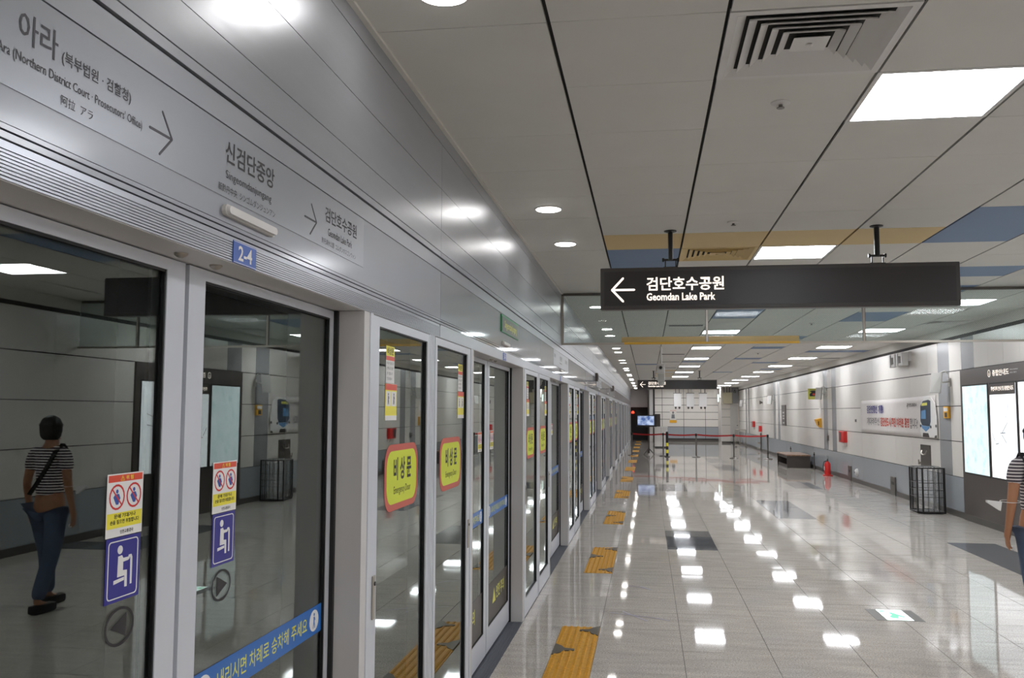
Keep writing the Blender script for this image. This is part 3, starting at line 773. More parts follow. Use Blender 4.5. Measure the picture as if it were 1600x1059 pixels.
def leaf(n, side):
    """sliding door leaf; side -1 = leaf nearer the camera, +1 = farther"""
    c = C0+CP*n
    t = empty('sliding_door', 'x', 'sliding door', (0, 0, 0), 'sliding glass platform doors')
    who = 'near leaf' if side < 0 else 'far leaf'
    if n < 0: t['label'] = 'sliding glass platform door leaf out of the picture'; t['group'] = 'unseen sliding doors'
    else: t['label'] = '%s of the %s sliding glass platform doorway from the camera' % (who, ORD[n])
    y0, y1 = (c-1.07, c-0.010) if side < 0 else (c+0.010, c+1.07)
    ms, os_ = 0.085, 0.035          # meeting stile, outer stile
    ya, yb = (y0+os_, y1-ms) if side < 0 else (y0+ms, y1-os_)
    zt, zk = 2.036, 0.175
    f = MB()
    f.box(XD-0.045, XD, y0, ya, 0.012, 2.064).box(XD-0.045, XD, yb, y1, 0.012, 2.064)
    f.box(XD-0.045, XD, ya, yb, zt, 2.064)
    f.build('frame', 'alu_frame', t)
    MB().box(XD-0.045, XD, ya, yb, 0.012, zk).build('kick_panel', 'alu_frame', t)
    MB().box(XD-0.020, XD-0.012, ya, yb, zk, zt).build('glass_pane', 'glass', t)
    g = MB(); e = 0.006      # black gasket around the pane
    g.box(XD-0.012, XD-0.003, ya, ya+e, zk, zt).box(XD-0.012, XD-0.003, yb-e, yb, zk, zt).box(XD-0.012, XD-0.003, ya, yb, zt-e, zt).box(XD-0.012, XD-0.003, ya, yb, zk, zk+e)
    g.build('gasket', 'rubber', t)
    bs = MB()          # deep rubber meeting seal on the track side
    yy = y1 if side < 0 else y0
    bs.box(XD-0.12, XD-0.045, (yy-0.10) if side < 0 else yy, yy if side < 0 else yy+0.10, 0.012, 2.064)
    bs.build('back_stile', 'rubber', t)
    xg = XD-0.0118
    if n >= 0 and n < 7:
        s0 = c-0.29 if side < 0 else c+0.19
        sticker_warn(t, s0, s0+0.14, 1.427, 1.563, xg, n < 2)
        if n == 0:
            sticker_seat(t, s0+0.004, s0+0.136, 1.287, 1.425, xg)
            sticker_arrow(t, s0+0.066, 1.232, side, xg)
        bb = MB().box(xg, xg+0.0008, ya+0.005, yb-0.004, 0.935, 1.030).build('blue_band', 'blue_band', t)
        wh = MB(); bl = MB()
        for q in (ya+0.075, yb-0.075):
            wh.poly(ell(q, 0.983, 0.042, 0.036), 0.0004, (xg+0.0008, 0, 0), (0, 1, 0), (0, 0, 1)); walker(bl, q, 0.983, 0.034, (xg+0.0012, 0, 0))
        wh.build('white_disc', 'white', bb); bl.build('pictogram', 'blue_band', bb)
        text('내리시면 차례로 승차해 주세요', (ya+0.15, yb-0.14, 0.958, 1.008), (xg+0.0008, 0, 0), (0, 1, 0), (0, 0, 1), 'lemon_text', bb, off=0.0005, bold=0.01)
        lb = MB().box(xg, xg+0.0009, ya+0.006, yb-0.006, zk+0.006, 0.46).build('dark_lower_band', 'bench_dark', t)
        text('안전 주의', (c+side*0.62-0.19+0.06, c+side*0.62+0.25, 0.30, 0.40), (xg+0.0009, 0, 0), (0, 1, 0), (0, 0, 1), 'lemon_text', lb, off=0.0005, bold=0.02)
        w_ = MB(); q = c+side*0.62-0.22; w_.poly([(q-0.07, 0.295), (q+0.07, 0.295), (q, 0.40)], 0.0004, (xg+0.0009, 0, 0), (0, 1, 0), (0, 0, 1)); w_.build('warning_triangle', 'lemon_text', lb)
    return t
def emergency(n, which):
    c = C0+CP*n; m0 = c+1.19
    t = empty('emergency_door', 'x', 'emergency door', (0, 0, 0), 'hinged glass emergency doors')
    if n < 0: t['label'] = 'hinged glass emergency door out of the picture'; t['group'] = 'unseen emergency doors'
    else: t['label'] = '%s hinged glass emergency door after the %s sliding doorway from the camera' % ('near' if which == 0 else 'far', ORD[n])
    y0, y1 = (m0+0.004, m0+0.896) if which == 0 else (m0+1.024, m0+CP-2.38-0.004)
    sa, sb_ = (0.085, 0.030) if which == 0 else (0.045, 0.085)
    xf = XS+0.001
    ya, yb, zk, zt = y0+sa, y1-sb_, 0.15, 2.028
    MB().box(xf-0.05, xf, y0, ya, 0.008, 2.064).box(xf-0.05, xf, yb, y1, 0.008, 2.064).box(xf-0.05, xf, ya, yb, zt, 2.064).build('frame', 'alu_frame', t)
    MB().box(xf-0.05, xf, ya, yb, 0.008, zk).build('kick_panel', 'alu_frame', t)
    MB().box(xf-0.024, xf-0.016, ya, yb, zk, zt).build('glass_pane', 'glass', t)
    e = 0.005
    MB().box(xf-0.016, xf-0.006, ya, ya+e, zk, zt).box(xf-0.016, xf-0.006, yb-e, yb, zk, zt).box(xf-0.016, xf-0.006, ya, yb, zt-e, zt).box(xf-0.016, xf-0.006, ya, yb, zk, zk+e).build('gasket', 'rubber', t)
    xg = xf-0.0158
    hy = y0+0.045 if which == 0 else y1-0.045
    hp = MB().bevbox(xf, xf+0.006, hy-0.016, hy+0.016, 0.93, 1.09, 0.003).build('handle_plate', 'steel', t)
    MB().lathe((xf+0.006, hy+0.004, 1.06), [(0.008, 0), (0.008, 0.003), (0.003, 0.003)], 10, 'X').build('keyhole', 'black', hp)
    if 0 <= n < 7:
        cy = (ya+yb)/2+0.02; hw = 0.235
        sg = MB().poly(rrect(cy-hw-0.028, cy+hw+0.028, 1.295, 1.565, 0.085, 7), 0.0006, (xg, 0, 0), (0, 1, 0), (0, 0, 1)).build('emergency_sign', 'coral', t)
        MB().poly(rrect(cy-hw, cy+hw, 1.322, 1.538, 0.07, 7), 0.0006, (xg+0.0006, 0, 0), (0, 1, 0), (0, 0, 1)).build('lime_field', 'lime', sg)
        text('비 상 문', (cy-0.135, cy+0.145, 1.415, 1.510), (xg+0.0012, 0, 0), (0, 1, 0), (0, 0, 1), 'ink_dark', sg, off=0.0005, bold=0.03)
        if n < 4: text('Emergency Door', (cy-0.13, cy+0.135, 1.352, 1.392), (xg+0.0012, 0, 0), (0, 1, 0), (0, 0, 1), 'ink_dark', sg, off=0.0005)
        s0 = ya+0.14 if which == 0 else yb-0.20
        s1 = MB().box(xg, xg+0.0007, s0+0.005, s0+0.125, 1.815, 1.965).build('notice_sticker', 'white', t)
        MB().box(xg+0.0007, xg+0.0011, s0+0.005, s0+0.125, 1.925, 1.965).build('yellow_header', 'yellow', s1)
        MB().box(xg+0.0007, xg+0.0011, s0+0.005, s0+0.125, 1.907, 1.924).build('red_header', 'red_orange', s1)
        if n < 2:
            text('비상문', (s0+0.02, s0+0.11, 1.930, 1.960), (xg+0.0011, 0, 0), (0, 1, 0), (0, 0, 1), 'ink_dark', s1, off=0.0005, bold=0.02)
            for j, st in enumerate(('비상시 양손으로', '안쪽으로 밀면', '문이 열립니다', '인천교통공사')):
                text(st, (s0+0.015, s0+0.115-0.008*j, 1.890-j*0.021, 1.902-j*0.021), (xg+0.0007, 0, 0), (0, 1, 0), (0, 0, 1), 'ink_dark', s1, off=0.0005)
        s2 = MB().box(xg, xg+0.0009, s0, s0+0.165, 1.665, 1.812).build('warning_sticker', 'yellow', t)
        MB().box(xg+0.0009, xg+0.0013, s0, s0+0.165, 1.787, 1.812).build('red_header', 'red_orange', s2)
        MB().box(xg+0.0009, xg+0.0013, s0, s0+0.165, 1.665, 1.684).build('white_footer', 'white', s2)
        pw = MB(); pb = MB()
        for q in (s0+0.042, s0+0.122):
            pw.box(xg+0.0009, xg+0.0012, q-0.035, q+0.035, 1.722, 1.782); walker(pb, q, 1.752, 0.03, (xg+0.0012, 0, 0))
        pw.build('white_field', 'white', s2); pb.build('pictogram', 'ink_dark', s2)
    return t
for n in BAYS:
    for s_ in (-1, 1): leaf(n, s_)
    for w_ in (0, 1): emergency(n, w_)

# things on the header
def light_bar(cy, z, label):
    t = empty('indicator_lamp', label, 'indicator lamp', (XS, cy, z), 'white door indicator lamps')
    b = MB(); pts = rrect(-0.15, 0.15, -0.014, 0.014, 0.013, 5)
    b.poly(pts, 0.010, (0, 0, 0), (0, 1, 0), (0, 0, 1))
    b.build('base', 'lightgrey', t)
    b = MB(); k = rrect(-0.144, 0.144, -0.010, 0.010, 0.0095, 5); b.poly(k, 0.009, (0.010, 0, 0), (0, 1, 0), (0, 0, 1)); b.build('cover', 'plate_white', t)
for n in range(0, 7):
    light_bar(C0+CP*n+0.10, 2.19, 'long rounded white indicator lamp above the %s sliding doorway from the camera' % ORD[n])
def door_number(n, s):
    c = C0+CP*n; t = empty('door_number_plate', 'small blue number plate %s above the %s sliding doorway from the camera' % ('reading 2-4' if n == 0 else 'with a white number', ORD[n]), 'number plate', (XS, c+0.08, 2.098), 'blue door number plates')
    MB().box(0.0008, 0.003, -0.066, 0.066, -0.028, 0.028).build('plate', 'blue', t)
    MB().box(0.003, 0.0034, -0.066, 0.066, -0.0265, -0.0255).box(0.003, 0.0034, -0.066, 0.066, 0.0255, 0.0265).build('white_line', 'white', t)
    text(s, (-0.040, 0.040, -0.019, 0.019), (0.003, 0, 0), (0, 1, 0), (0, 0, 1), 'white', t, bold=0.02, off=0.0008)
for n, s in enumerate(('2-4', '3-1', '3-2', '3-3', '3-4')): door_number(n, s)
gs = empty('station_name_sign', 'green-edged station name sign on the header above the second doorway', 'sign', (XS, 6.72, 2.327))
MB().box(0, 0.009, -0.42, 0.42, -0.060, 0.064).build('case', 'green', gs)
MB().box(0.009, 0.011, -0.412, 0.412, -0.055, 0.050).build('face', 'green_dark', gs)
text('Singeomdanjungang', (-0.31, 0.28, -0.040, 0.030), (0.011, 0, 0), (0, 1, 0), (0, 0, 1), 'lemon_text', gs, bold=0.02)
# small dark boxes on the far header
for (y, lab) in ((18.3, 'small dark box hung on the header, nearest of the two'), (27.0, 'small dark box hung on the header, farther of the two')):
    t = empty('header_box', lab, 'box', (XS, y, 2.42), 'small dark header boxes')
    MB().bevbox(0, 0.05, -0.2, 0.2, -0.10, 0.06, 0.005).build('body', 'kiosk', t)
    MB().box(0.05, 0.053, -0.17, 0.17, -0.07, 0.03).build('face', 'black', t)

# =================================================================== TACTILE PAVING
tn = 0
for bay in sorted(tact_cells):
    cells = tact_cells[bay]
    y0 = min(c[2] for c in cells); y1 = max(c[3] for c in cells)
    if y0 > 55: continue
    x0, x1 = FX[1], FX[2]
    vis = y1 > 4.5
    if vis: lab = 'yellow tactile paving strip, %s from the camera along the screen doors' % ORD[tn]; tn += 1
    else: lab = 'yellow tactile paving strip out of the picture'
    t = empty('tactile_strip', lab, 'tactile paving', (0, 0, 0), 'yellow tactile strips by the doorways' if vis else 'unseen tactile strips')
    np_ = 6; L = (y1-y0)/np_
    for j in range(np_):
        a = y0+j*L; b = MB().box(x0+0.001, x1-0.001, a+0.001, a+L-0.001, -0.012, 0.0015)
        if y0 < 20:
            for r_ in range(6):
                xx = x0+0.025+r_*0.050
                for s_ in range(9):
                    yy = a+0.016+s_*(L-0.01)/9
                    b.hexa([(xx-0.012, yy, 0.0014), (xx+0.012, yy, 0.0014), (xx+0.012, yy+0.022, 0.0014), (xx-0.012, yy+0.022, 0.0014),
                            (xx-0.007, yy+0.004, 0.008), (xx+0.007, yy+0.004, 0.008), (xx+0.007, yy+0.018, 0.008), (xx-0.007, yy+0.018, 0.008)])
        else:
            for r_ in range(6): b.box(x0+0.018+r_*0.050, x0+0.036+r_*0.050, a+0.01, a+L-0.01, 0.001, 0.005)
        b.build('tactile_tile', 'tactile', t)
    # dark arrow-shaped motifs: pieces let into the strip
    if y0 < 25:
        for (side, yc) in ((1, y1-0.13), (-1, y0+1.12), (1, y0+0.2)):
            xe_ = x1-0.002 if side > 0 else x0+0.002
            w = 0.15; hh = 0.15
            pts = [(xe_, yc-hh), (xe_, yc+hh), (xe_-side*w*0.35, yc+hh*0.62), (xe_-side*w*0.5, yc+hh*0.25), (xe_-side*w, yc+0.02), (xe_-side*w, yc-0.02), (xe_-side*w*0.5, yc-hh*0.25), (xe_-side*w*0.35, yc-hh*0.62)]
            b = MB().poly(pts, 0.0070, (0, 0, 0.0015), (1, 0, 0), (0, 1, 0))
            b.build('dark_motif', 'tactile_dark', t)

# floor exit light
ex = empty('floor_exit_light', 'small green and white lit exit sign set flush in the floor', 'exit sign', (2.05, 8.24, 0))
MB().box(-0.19, 0.19, -0.215, 0.215, -0.004, 0.0015).build('frame', 'kick', ex)
MB().box(-0.105, 0.105, -0.20, 0.20, 0.0015, 0.003).build('lit_face', 'exit_white', ex)
ep = MB(); ep.poly([(-0.05, -0.12), (0.0, -0.14), (0.02, -0.05), (0.06, -0.1), (0.07, -0.07), (0.03, 0.02), (0.0, 0.09), (-0.03, 0.08), (-0.02, 0.0), (-0.06, -0.08)], 0.0005, (0, 0, 0.003), (1, 0, 0), (0, 1, 0))
ep.poly([(-0.09, 0.1), (-0.02, 0.13), (-0.09, 0.17)], 0.0005, (0, 0, 0.003), (1, 0, 0), (0, 1, 0))
ep.build('running_figure', 'exit_green', ex)
# =================================================================== HANGING SIGNS
def hanging_sign(label, x0, x1, y, z0, z1, full=True):
    t = empty('hanging_sign', label, 'sign', (0, 0, 0), 'black hanging direction signs')
    MB().bevbox(x0, x1, y, y+0.10, z0, z1, 0.006).build('case', 'sign_edge', t)
    w = x1-x0
    MB().box(x0+0.03, x1-0.03, y-0.003, y, z0+0.03, z1-0.03).build('face', 'sign_black', t)
    MB().box(x0+0.03, x1-0.03, y+0.1, y+0.103, z0+0.03, z1-0.03).build('face', 'sign_black', t)
    o = (0, y-0.003, 0); k = (x1-x0)/2.68; fx = lambda v: x0+(v+0.36)*k
    text('검단호수공원', (fx(0.0), fx(0.594), 2.650, 2.757), o, (1, 0, 0), (0, 0, 1), 'lit_white', t, bold=0.02)
    text('Geomdan Lake Park', (fx(0.0), fx(0.527), 2.572, 2.632), o, (1, 0, 0), (0, 0, 1), 'lit_white', t, bold=0.025)
    a = MB(); tip = (fx(-0.268), 2.660)
    for q in ((fx(-0.095), 2.660), (fx(-0.182), 2.752), (fx(-0.182), 2.568)): a.poly(stroke(tip, q, 0.017), 0.001, (0, y-0.003, 0), (1, 0, 0), (0, 0, 1))
    a.build('arrow', 'lit_white', t)
    for fxx in (0.205, 0.785):
        xx = x0+fxx*w
        h = MB().cyl((xx, y+0.05, z1+0.06), (xx, y+0.05, ZC), 0.020, n=12).lathe((xx, y+0.05, ZC), [(0.05, 0), (0.05, -0.006), (0.03, -0.012)], 14)
        h.build('hanger_rod', 'black', t)
        MB().box(xx-0.055, xx+0.055, y+0.03, y+0.07, z1-0.002, z1+0.008).box(xx-0.045, xx-0.037, y+0.04, y+0.06, z1+0.008, z1+0.07).box(xx+0.037, xx+0.045, y+0.04, y+0.06, z1+0.008, z1+0.07).cyl((xx-0.062, y+0.05, z1+0.065), (xx+0.062, y+0.05, z1+0.065), 0.009, n=8).cyl((xx-0.066, y+0.05, z1+0.065), (xx-0.05, y+0.05, z1+0.065), 0.016, n=8).cyl((xx+0.05, y+0.05, z1+0.065), (xx+0.066, y+0.05, z1+0.065), 0.016, n=8).build('hanger_bracket', 'black', t)
    return t
hanging_sign('large black hanging direction sign with a white left arrow, nearest the camera', -0.36, 2.32, 7.15, 2.505, 2.835)
hanging_sign('small-looking far black hanging direction sign behind the ceiling camera', -0.33, 2.34, 31.6, 2.50, 2.815)

# ceiling camera on a pole
cc = empty('ceiling_camera', 'white surveillance camera on a long pole in front of the far hanging sign', 'camera', (0.30, 20.0, 0))
MB().cyl((0, 0, 2.74), (0, 0, ZC), 0.020, n=12).lathe((0, 0, ZC), [(0.055, 0), (0.055, -0.008), (0.03, -0.016)], 14).build('pole', 'plate_white', cc)
MB().bevbox(-0.09, 0.08, -0.06, 0.06, 2.55, 2.76, 0.015).build('housing', 'plate_white', cc)
MB().lathe((-0.01, -0.06, 2.67), [(0.055, 0), (0.055, -0.03), (0.045, -0.035)], 16, 'Y').build('bezel', 'lightgrey', cc, smooth=True)
MB().lathe((-0.01, -0.095, 2.67), [(0.036, 0), (0.03, -0.015), (0.012, -0.022)], 14, 'Y').build('lens', 'black', cc, smooth=True)
MB().bevbox(-0.075, 0.075, -0.06, 0.06, 2.36, 2.55, 0.02).build('lower_housing', 'lightgrey', cc)
MB().lathe((0, 0, 2.36), [(0.065, 0.0), (0.065, -0.03), (0.05, -0.065), (0.025, -0.082)], 16).build('dome', 'lightgrey', cc, smooth=True)

# =================================================================== RIGHT WALL THINGS
LO, LR, LU = None, (0, -1, 0), (0, 0, 1)
def ry(y): return -y      # u coordinate on the right wall
ki = empty('map_kiosk', 'tall dark bronze information kiosk panel with three backlit maps in the right wall', 'information board', (0, 0, 0))
kb = MB().box(XR-0.03, XR+0.011, KIO[0], KIO[1], 0.0, 2.408).build('case', 'kiosk', ki)
disp = [(14.58, 15.64), (13.50, 14.46), (12.40, 13.40)]
for i, (a, b) in enumerate(disp):
    f = MB().box(XR-0.036, XR-0.03, a-0.025, b+0.025, 0.745, 2.16).build('display_frame', 'black', ki)
    MB().box(XR-0.040, XR-0.036, a, b, 0.77, 2.135).build('lit_map', 'map' if i == 0 else 'map_white', f)
    if i == 1:
        MB().box(XR-0.042, XR-0.040, a, b, 1.98, 2.135).build('title_strip', 'kiosk', f)
        text('주변지역 안내 및 층별안내도', (ry(b-0.07), ry(a+0.05), 2.035, 2.10), (XR-0.042, 0, 0), LR, LU, 'lit_white', f, bold=0.02)
    if i > 0:
        ln = MB()
        for _ in range(7):
            p = (ry(random.uniform(a+0.1, b-0.1)), random.uniform(1.2, 1.75)); q = (p[0]+random.uniform(-0.25, 0.25), p[1]+random.uniform(0, 0.16))
            q = (max(ry(b-0.05), min(ry(a+0.05), q[0])), q[1]); ln.poly(stroke(p, q, 0.012), 0.0005, (XR-0.040, 0, 0), LR, LU)
        ln.build('map_route', 'grey_print', f)
text('종합안내도', (ry(14.35), ry(13.72), 2.255, 2.345), (XR-0.03, 0, 0), LR, LU, 'lit_white', ki, bold=0.01)
text('Information', (ry(13.68), ry(13.40), 2.315, 2.335), (XR-0.03, 0, 0), LR, LU, 'white', ki)
text('案內 案内', (ry(13.68), ry(13.45), 2.270, 2.290), (XR-0.03, 0, 0), LR, LU, 'white', ki)
ic = MB(); ring(ic, ry(14.48), 2.300, 0.055, 0.055, 0.010, 0.001, (XR-0.03, 0, 0), LR, LU, 18); ic.poly(stroke((ry(14.48), 2.275), (ry(14.48), 2.305), 0.012), 0.001, (XR-0.03, 0, 0), LR, LU)
ic.build('info_symbol', 'lit_white', ki)
MB().box(XR-0.034, XR-0.03, KIO[0], KIO[1], 0, 0.10).build('kickboard', 'kick', ki)

# banner
bn = empty('welcome_banner', 'white cloth banner with blue and red lettering hung on the right wall', 'banner', (0, 0, 0))
nb_, mb_ = 24, 8
B = MB(); yA, yB = 22.9, 17.15
for j in range(mb_+1):
    for i in range(nb_+1):
        u = i/nb_; v = j/mb_; yy = yA+(yB-yA)*u
        zb0 = 1.255; zt0 = 2.00+0.03*u-0.015*math.sin(math.pi*u)
        B.v.append((XR-0.012-0.007*math.sin(u*19+v*3)*math.sin(math.pi*v), yy, zb0+(zt0-zb0)*v))
for j in range(mb_):
    for i in range(nb_):
        a = j*(nb_+1)+i; B.f.append((a, a+1, a+nb_+2, a+nb_+1))
bo = B.build('cloth', 'cloth', bn, smooth=True)
so = bo.modifiers.new('s', 'SOLIDIFY'); so.thickness = 0.003
XB = XR-0.022
text('검단연장선 개통!', (ry(22.25), ry(20.75), 1.70, 1.88), (XB, 0, 0), LR, LU, 'banner_blue', bn, bold=0.03)
text('기다려주신', (ry(22.25), ry(21.10), 1.435, 1.61), (XB, 0, 0), LR, LU, 'ink', bn, bold=0.0)
text('검단신도시 주민 여러분 환영', (ry(21.02), ry(18.80), 1.420, 1.615), (XB, 0, 0), LR, LU, 'banner_red', bn, bold=0.03)
text('합니다!', (ry(18.74), ry(18.22), 1.410, 1.615), (XB, 0, 0), LR, LU, 'ink', bn, bold=0.0)
text('인천교통공사', (ry(18.80), ry(18.25), 1.83, 1.90), (XB, 0, 0), LR, LU, 'ink_dark', bn, bold=0.02)
lg = MB(); lg.poly(ell(ry(18.87), 1.885, 0.018, 0.02, 8), 0.001, (XB, 0, 0), LR, LU); lg.poly(stroke((ry(18.93), 1.84), (ry(18.87), 1.86), 0.015), 0.001, (XB, 0, 0), LR, LU); lg.poly(stroke((ry(18.87), 1.86), (ry(18.88), 1.80), 0.015), 0.001, (XB, 0, 0), LR, LU)
lg.build('emblem', 'ink_dark', bn)
tro = (XB-0.004, 0, 0); Y_ = lambda f_: ry(18.02-0.98*f_)
tb = MB().poly([(Y_(0), 1.36), (Y_(0.0), 1.78), (Y_(0.08), 1.90), (Y_(0.3), 1.985), (Y_(0.7), 1.995), (Y_(0.93), 1.88), (Y_(1.0), 1.62), (Y_(1.0), 1.27), (Y_(0.1), 1.27)], 0.010, tro, LR, LU).build('train_print', 'train_white', bn)
tro2 = (XB-0.015, 0, 0)
MB().poly([(Y_(0.03), 1.56), (Y_(0.05), 1.84), (Y_(0.22), 1.93), (Y_(0.55), 1.95), (Y_(0.68), 1.93), (Y_(0.66), 1.55), (Y_(0.58), 1.47), (Y_(0.14), 1.48)], 0.002, tro2, LR, LU).build('windscreen', 'train_glass', tb)
MB().poly([(Y_(0.08), 1.60), (Y_(0.10), 1.75), (Y_(0.38), 1.77), (Y_(0.38), 1.60)], 0.003, tro2, LR, LU).build('window_glint', 'train_blue', tb)
MB().poly([(Y_(0.12), 1.84), (Y_(0.14), 1.89), (Y_(0.48), 1.90), (Y_(0.48), 1.85)], 0.003, tro2, LR, LU).build('destination_panel', 'lemon_text', tb)
MB().poly([(Y_(0.05), 1.50), (Y_(0.14), 1.475), (Y_(0.58), 1.465), (Y_(0.64), 1.50), (Y_(0.56), 1.43), (Y_(0.36), 1.37), (Y_(0.14), 1.43)], 0.0025, tro2, LR, LU).build('nose_band', 'train_blue', tb)
hl = MB()
for f_, z in ((0.03, 1.47), (0.66, 1.46), (0.97, 1.48)): hl.poly(ell(Y_(f_), z, 0.04, 0.028, 10), 0.003, tro2, LR, LU)
hl.poly([(Y_(0.15), 1.27), (Y_(0.18), 1.345), (Y_(0.50), 1.345), (Y_(0.56), 1.27)], 0.003, tro2, LR, LU); hl.poly([(Y_(0.86), 1.27), (Y_(0.9), 1.31), (Y_(1.0), 1.32), (Y_(1.0), 1.27)], 0.003, tro2, LR, LU)
hl.build('lamp_and_coupler', 'bench_dark', tb)

# speakers on brackets
def wall_speaker(y, z, label, s=1.0):
    t = empty('wall_speaker', label, 'speaker', (XR, y, z), 'light grey wall speakers')
    b = MB()
    b.hexa([(-0.34*s, -0.02*s, -0.17*s), (-0.20*s, -0.10*s, -0.17*s), (-0.14*s, 0.05*s, -0.17*s), (-0.26*s, 0.13*s, -0.17*s),
            (-0.30*s, 0.0, 0.17*s), (-0.16*s, -0.10*s, 0.17*s), (-0.10*s, 0.05*s, 0.17*s), (-0.22*s, 0.13*s, 0.17*s)])
    b.build('cabinet', 'lightgrey', t)
    MB().cyl((-0.16*s, 0, 0), (-0.02, 0, 0.02), 0.012, n=8).tube([(-0.17*s, -0.03, 0.17*s), (-0.10, -0.05, 0.20*s), (-0.03, -0.04, 0.14*s), (-0.02, -0.03, 0.02)], 0.008, 6).build('bracket_arm', 'lightgrey', t)
    MB().box(-0.02, 0.0, -0.05, 0.05, -0.06, 0.08).build('wall_plate', 'lightgrey', t)
wall_speaker(16.35, 2.22, 'light grey speaker on the wall just left of the map kiosk')
wall_speaker(27.1, 2.26, 'light grey speaker on the wall beside the yellow telephone sign')
wall_speaker(37.7, 2.22, 'light grey speaker on the wall above left of the dark notice panel')
wall_speaker(48.9, 2.20, 'farthest light grey speaker on the right wall by the end corner')

# emergency light unit under the ceiling
el = empty('emergency_light', 'white twin-lamp emergency light fitting high on the right wall', 'emergency light', (XR, 19.1, 2.76))
MB().box(-0.05, 0, -0.50, 0.50, -0.04, 0.14).build('back_box', 'plate_white', el)
for s_ in (-0.27, 0.27):
    h = MB()
    for q in (-0.17, 0.17): h.bevbox(-0.17, -0.05, s_+q-0.045, s_+q+0.045, -0.13, 0.13, 0.01)
    h.box(-0.15, -0.05, s_-0.16, s_+0.16, -0.12, -0.07).box(-0.15, -0.05, s_-0.16, s_+0.16, 0.07, 0.12)
    h.build('lamp_frame', 'plate_white', el)
    MB().lathe((-0.06, s_, 0), [(0.06, 0), (0.075, -0.05), (0.06, -0.06)], 14, 'X').build('lamp_head', 'black', el)

# telephone sign, amber phone box, yellow alarm box
ts = empty('telephone_sign', 'yellow-green emergency telephone sign projecting from the right wall', 'sign', (XR, 28.2, 2.27))
MB().box(-0.34, 0, -0.02, 0.02, -0.16, 0.16).build('plate', 'phone_sign', ts)
MB().poly([(-0.29, -0.07), (-0.06, -0.07), (-0.06, 0.0), (-0.12, 0.055), (-0.23, 0.055), (-0.29, 0.0)], 0.002, (0, -0.02, 0), (1, 0, 0), (0, 0, 1)).poly(ell(-0.175, 0.075, 0.11, 0.025, 14), 0.002, (0, -0.02, 0), (1, 0, 0), (0, 0, 1)).build('handset_symbol', 'ink_dark', ts)
MB().poly(ell(-0.175, -0.01, 0.035, 0.035, 12), 0.003, (0, -0.022, 0), (1, 0, 0), (0, 0, 1)).build('dial', 'red_orange', ts)
text('비상전화', (-0.27, -0.08, 0.105, 0.145), (0, -0.02, 0), (1, 0, 0), (0, 0, 1), 'ink_dark', ts)
MB().box(-0.02, 0, -0.10, 0.06, -0.14, 0.16).build('mounting', 'steel_dark', ts)
ph = empty('emergency_phone', 'amber emergency telephone hood with a small notice above it', 'telephone', (XR, 28.2, 1.42))
MB().hexa([(-0.09, -0.22, -0.11), (0, -0.22, -0.15), (0, 0.22, -0.15), (-0.07, 0.22, -0.08), (-0.14, -0.22, 0.09), (0, -0.22, 0.13), (0, 0.22, 0.13), (-0.14, 0.22, 0.09)]).build('hood', 'orange', ph)
MB().box(-0.105, -0.08, -0.235, -0.22, -0.08, 0.04).build('handset', 'black', ph)
MB().box(-0.004, 0, -0.20, 0.10, 0.26, 0.44).build('notice', 'white', ph)
yb_ = empty('yellow_call_box', 'small yellow box on the grey wall stripe right of the banner', 'call box', (XR, 16.52, 1.72))
MB().bevbox(-0.035, 0, -0.13, 0.13, -0.10, 0.10, 0.008).build('body', 'orange', yb_)
MB().box(-0.038, -0.035, -0.10, 0.10, 0.02, 0.08).build('label_field', 'white', yb_)
MB().box(-0.038, -0.035, -0.06, 0.06, -0.08, 0.0).build('button_panel', 'bench_dark', yb_)

# fire hydrant cabinet, red boxes
def red_box(y, z, w, h, label):
    t = empty('fire_call_box', label, 'fire alarm box', (XR, y, z), 'red fire boxes on the right wall')
    MB().bevbox(-0.09, 0, -w/2, w/2, -h/2, h/2, 0.012).build('case', 'red', t)
    MB().box(-0.093, -0.09, w*0.05, w*0.42, -h*0.36, h*0.36).build('glass_front', 'steel_dark', t)
    MB().box(-0.06, -0.01, -w/2+0.03, -w/2+0.10, -h/2-0.09, -h/2).build('fitting', 'lightgrey', t)
red_box(24.85, 1.09, 0.62, 0.29, 'red fire box on the right wall left of the banner')
red_box(45.2, 1.16, 0.62, 0.28, 'far red fire box on the right wall near the end')
fe = empty('fire_extinguisher', 'red fire extinguisher standing on the floor by the right wall', 'fire extinguisher', (4.85, 26.03, 0))
MB().lathe((0, 0, 0), [(0.10, 0.005), (0.10, 0.03), (0.085, 0.035), (0.085, 0.30), (0.06, 0.36), (0.025, 0.385), (0.025, 0.40)], 20).build('cylinder', 'red', fe, smooth=True)
MB().lathe((0, 0, 0), [(0.13, 0.0), (0.13, 0.022), (0.115, 0.03)], 20).build('base', 'red', fe)
MB().box(-0.012, 0.012, -0.07, 0.03, 0.40, 0.425).box(-0.01, 0.01, -0.08, 0.02, 0.445, 0.46).cyl((0, 0, 0.39), (0, 0, 0.45), 0.012, n=8).build('valve', 'black', fe)
MB().tube([(-0.02, 0, 0.40), (-0.09, 0, 0.38), (-0.115, 0, 0.26), (-0.112, 0, 0.12)], 0.011, 8).build('hose', 'black', fe)
MB().box(-0.088, -0.08, -0.04, 0.04, 0.15, 0.25).build('paper_tag', 'white', fe)
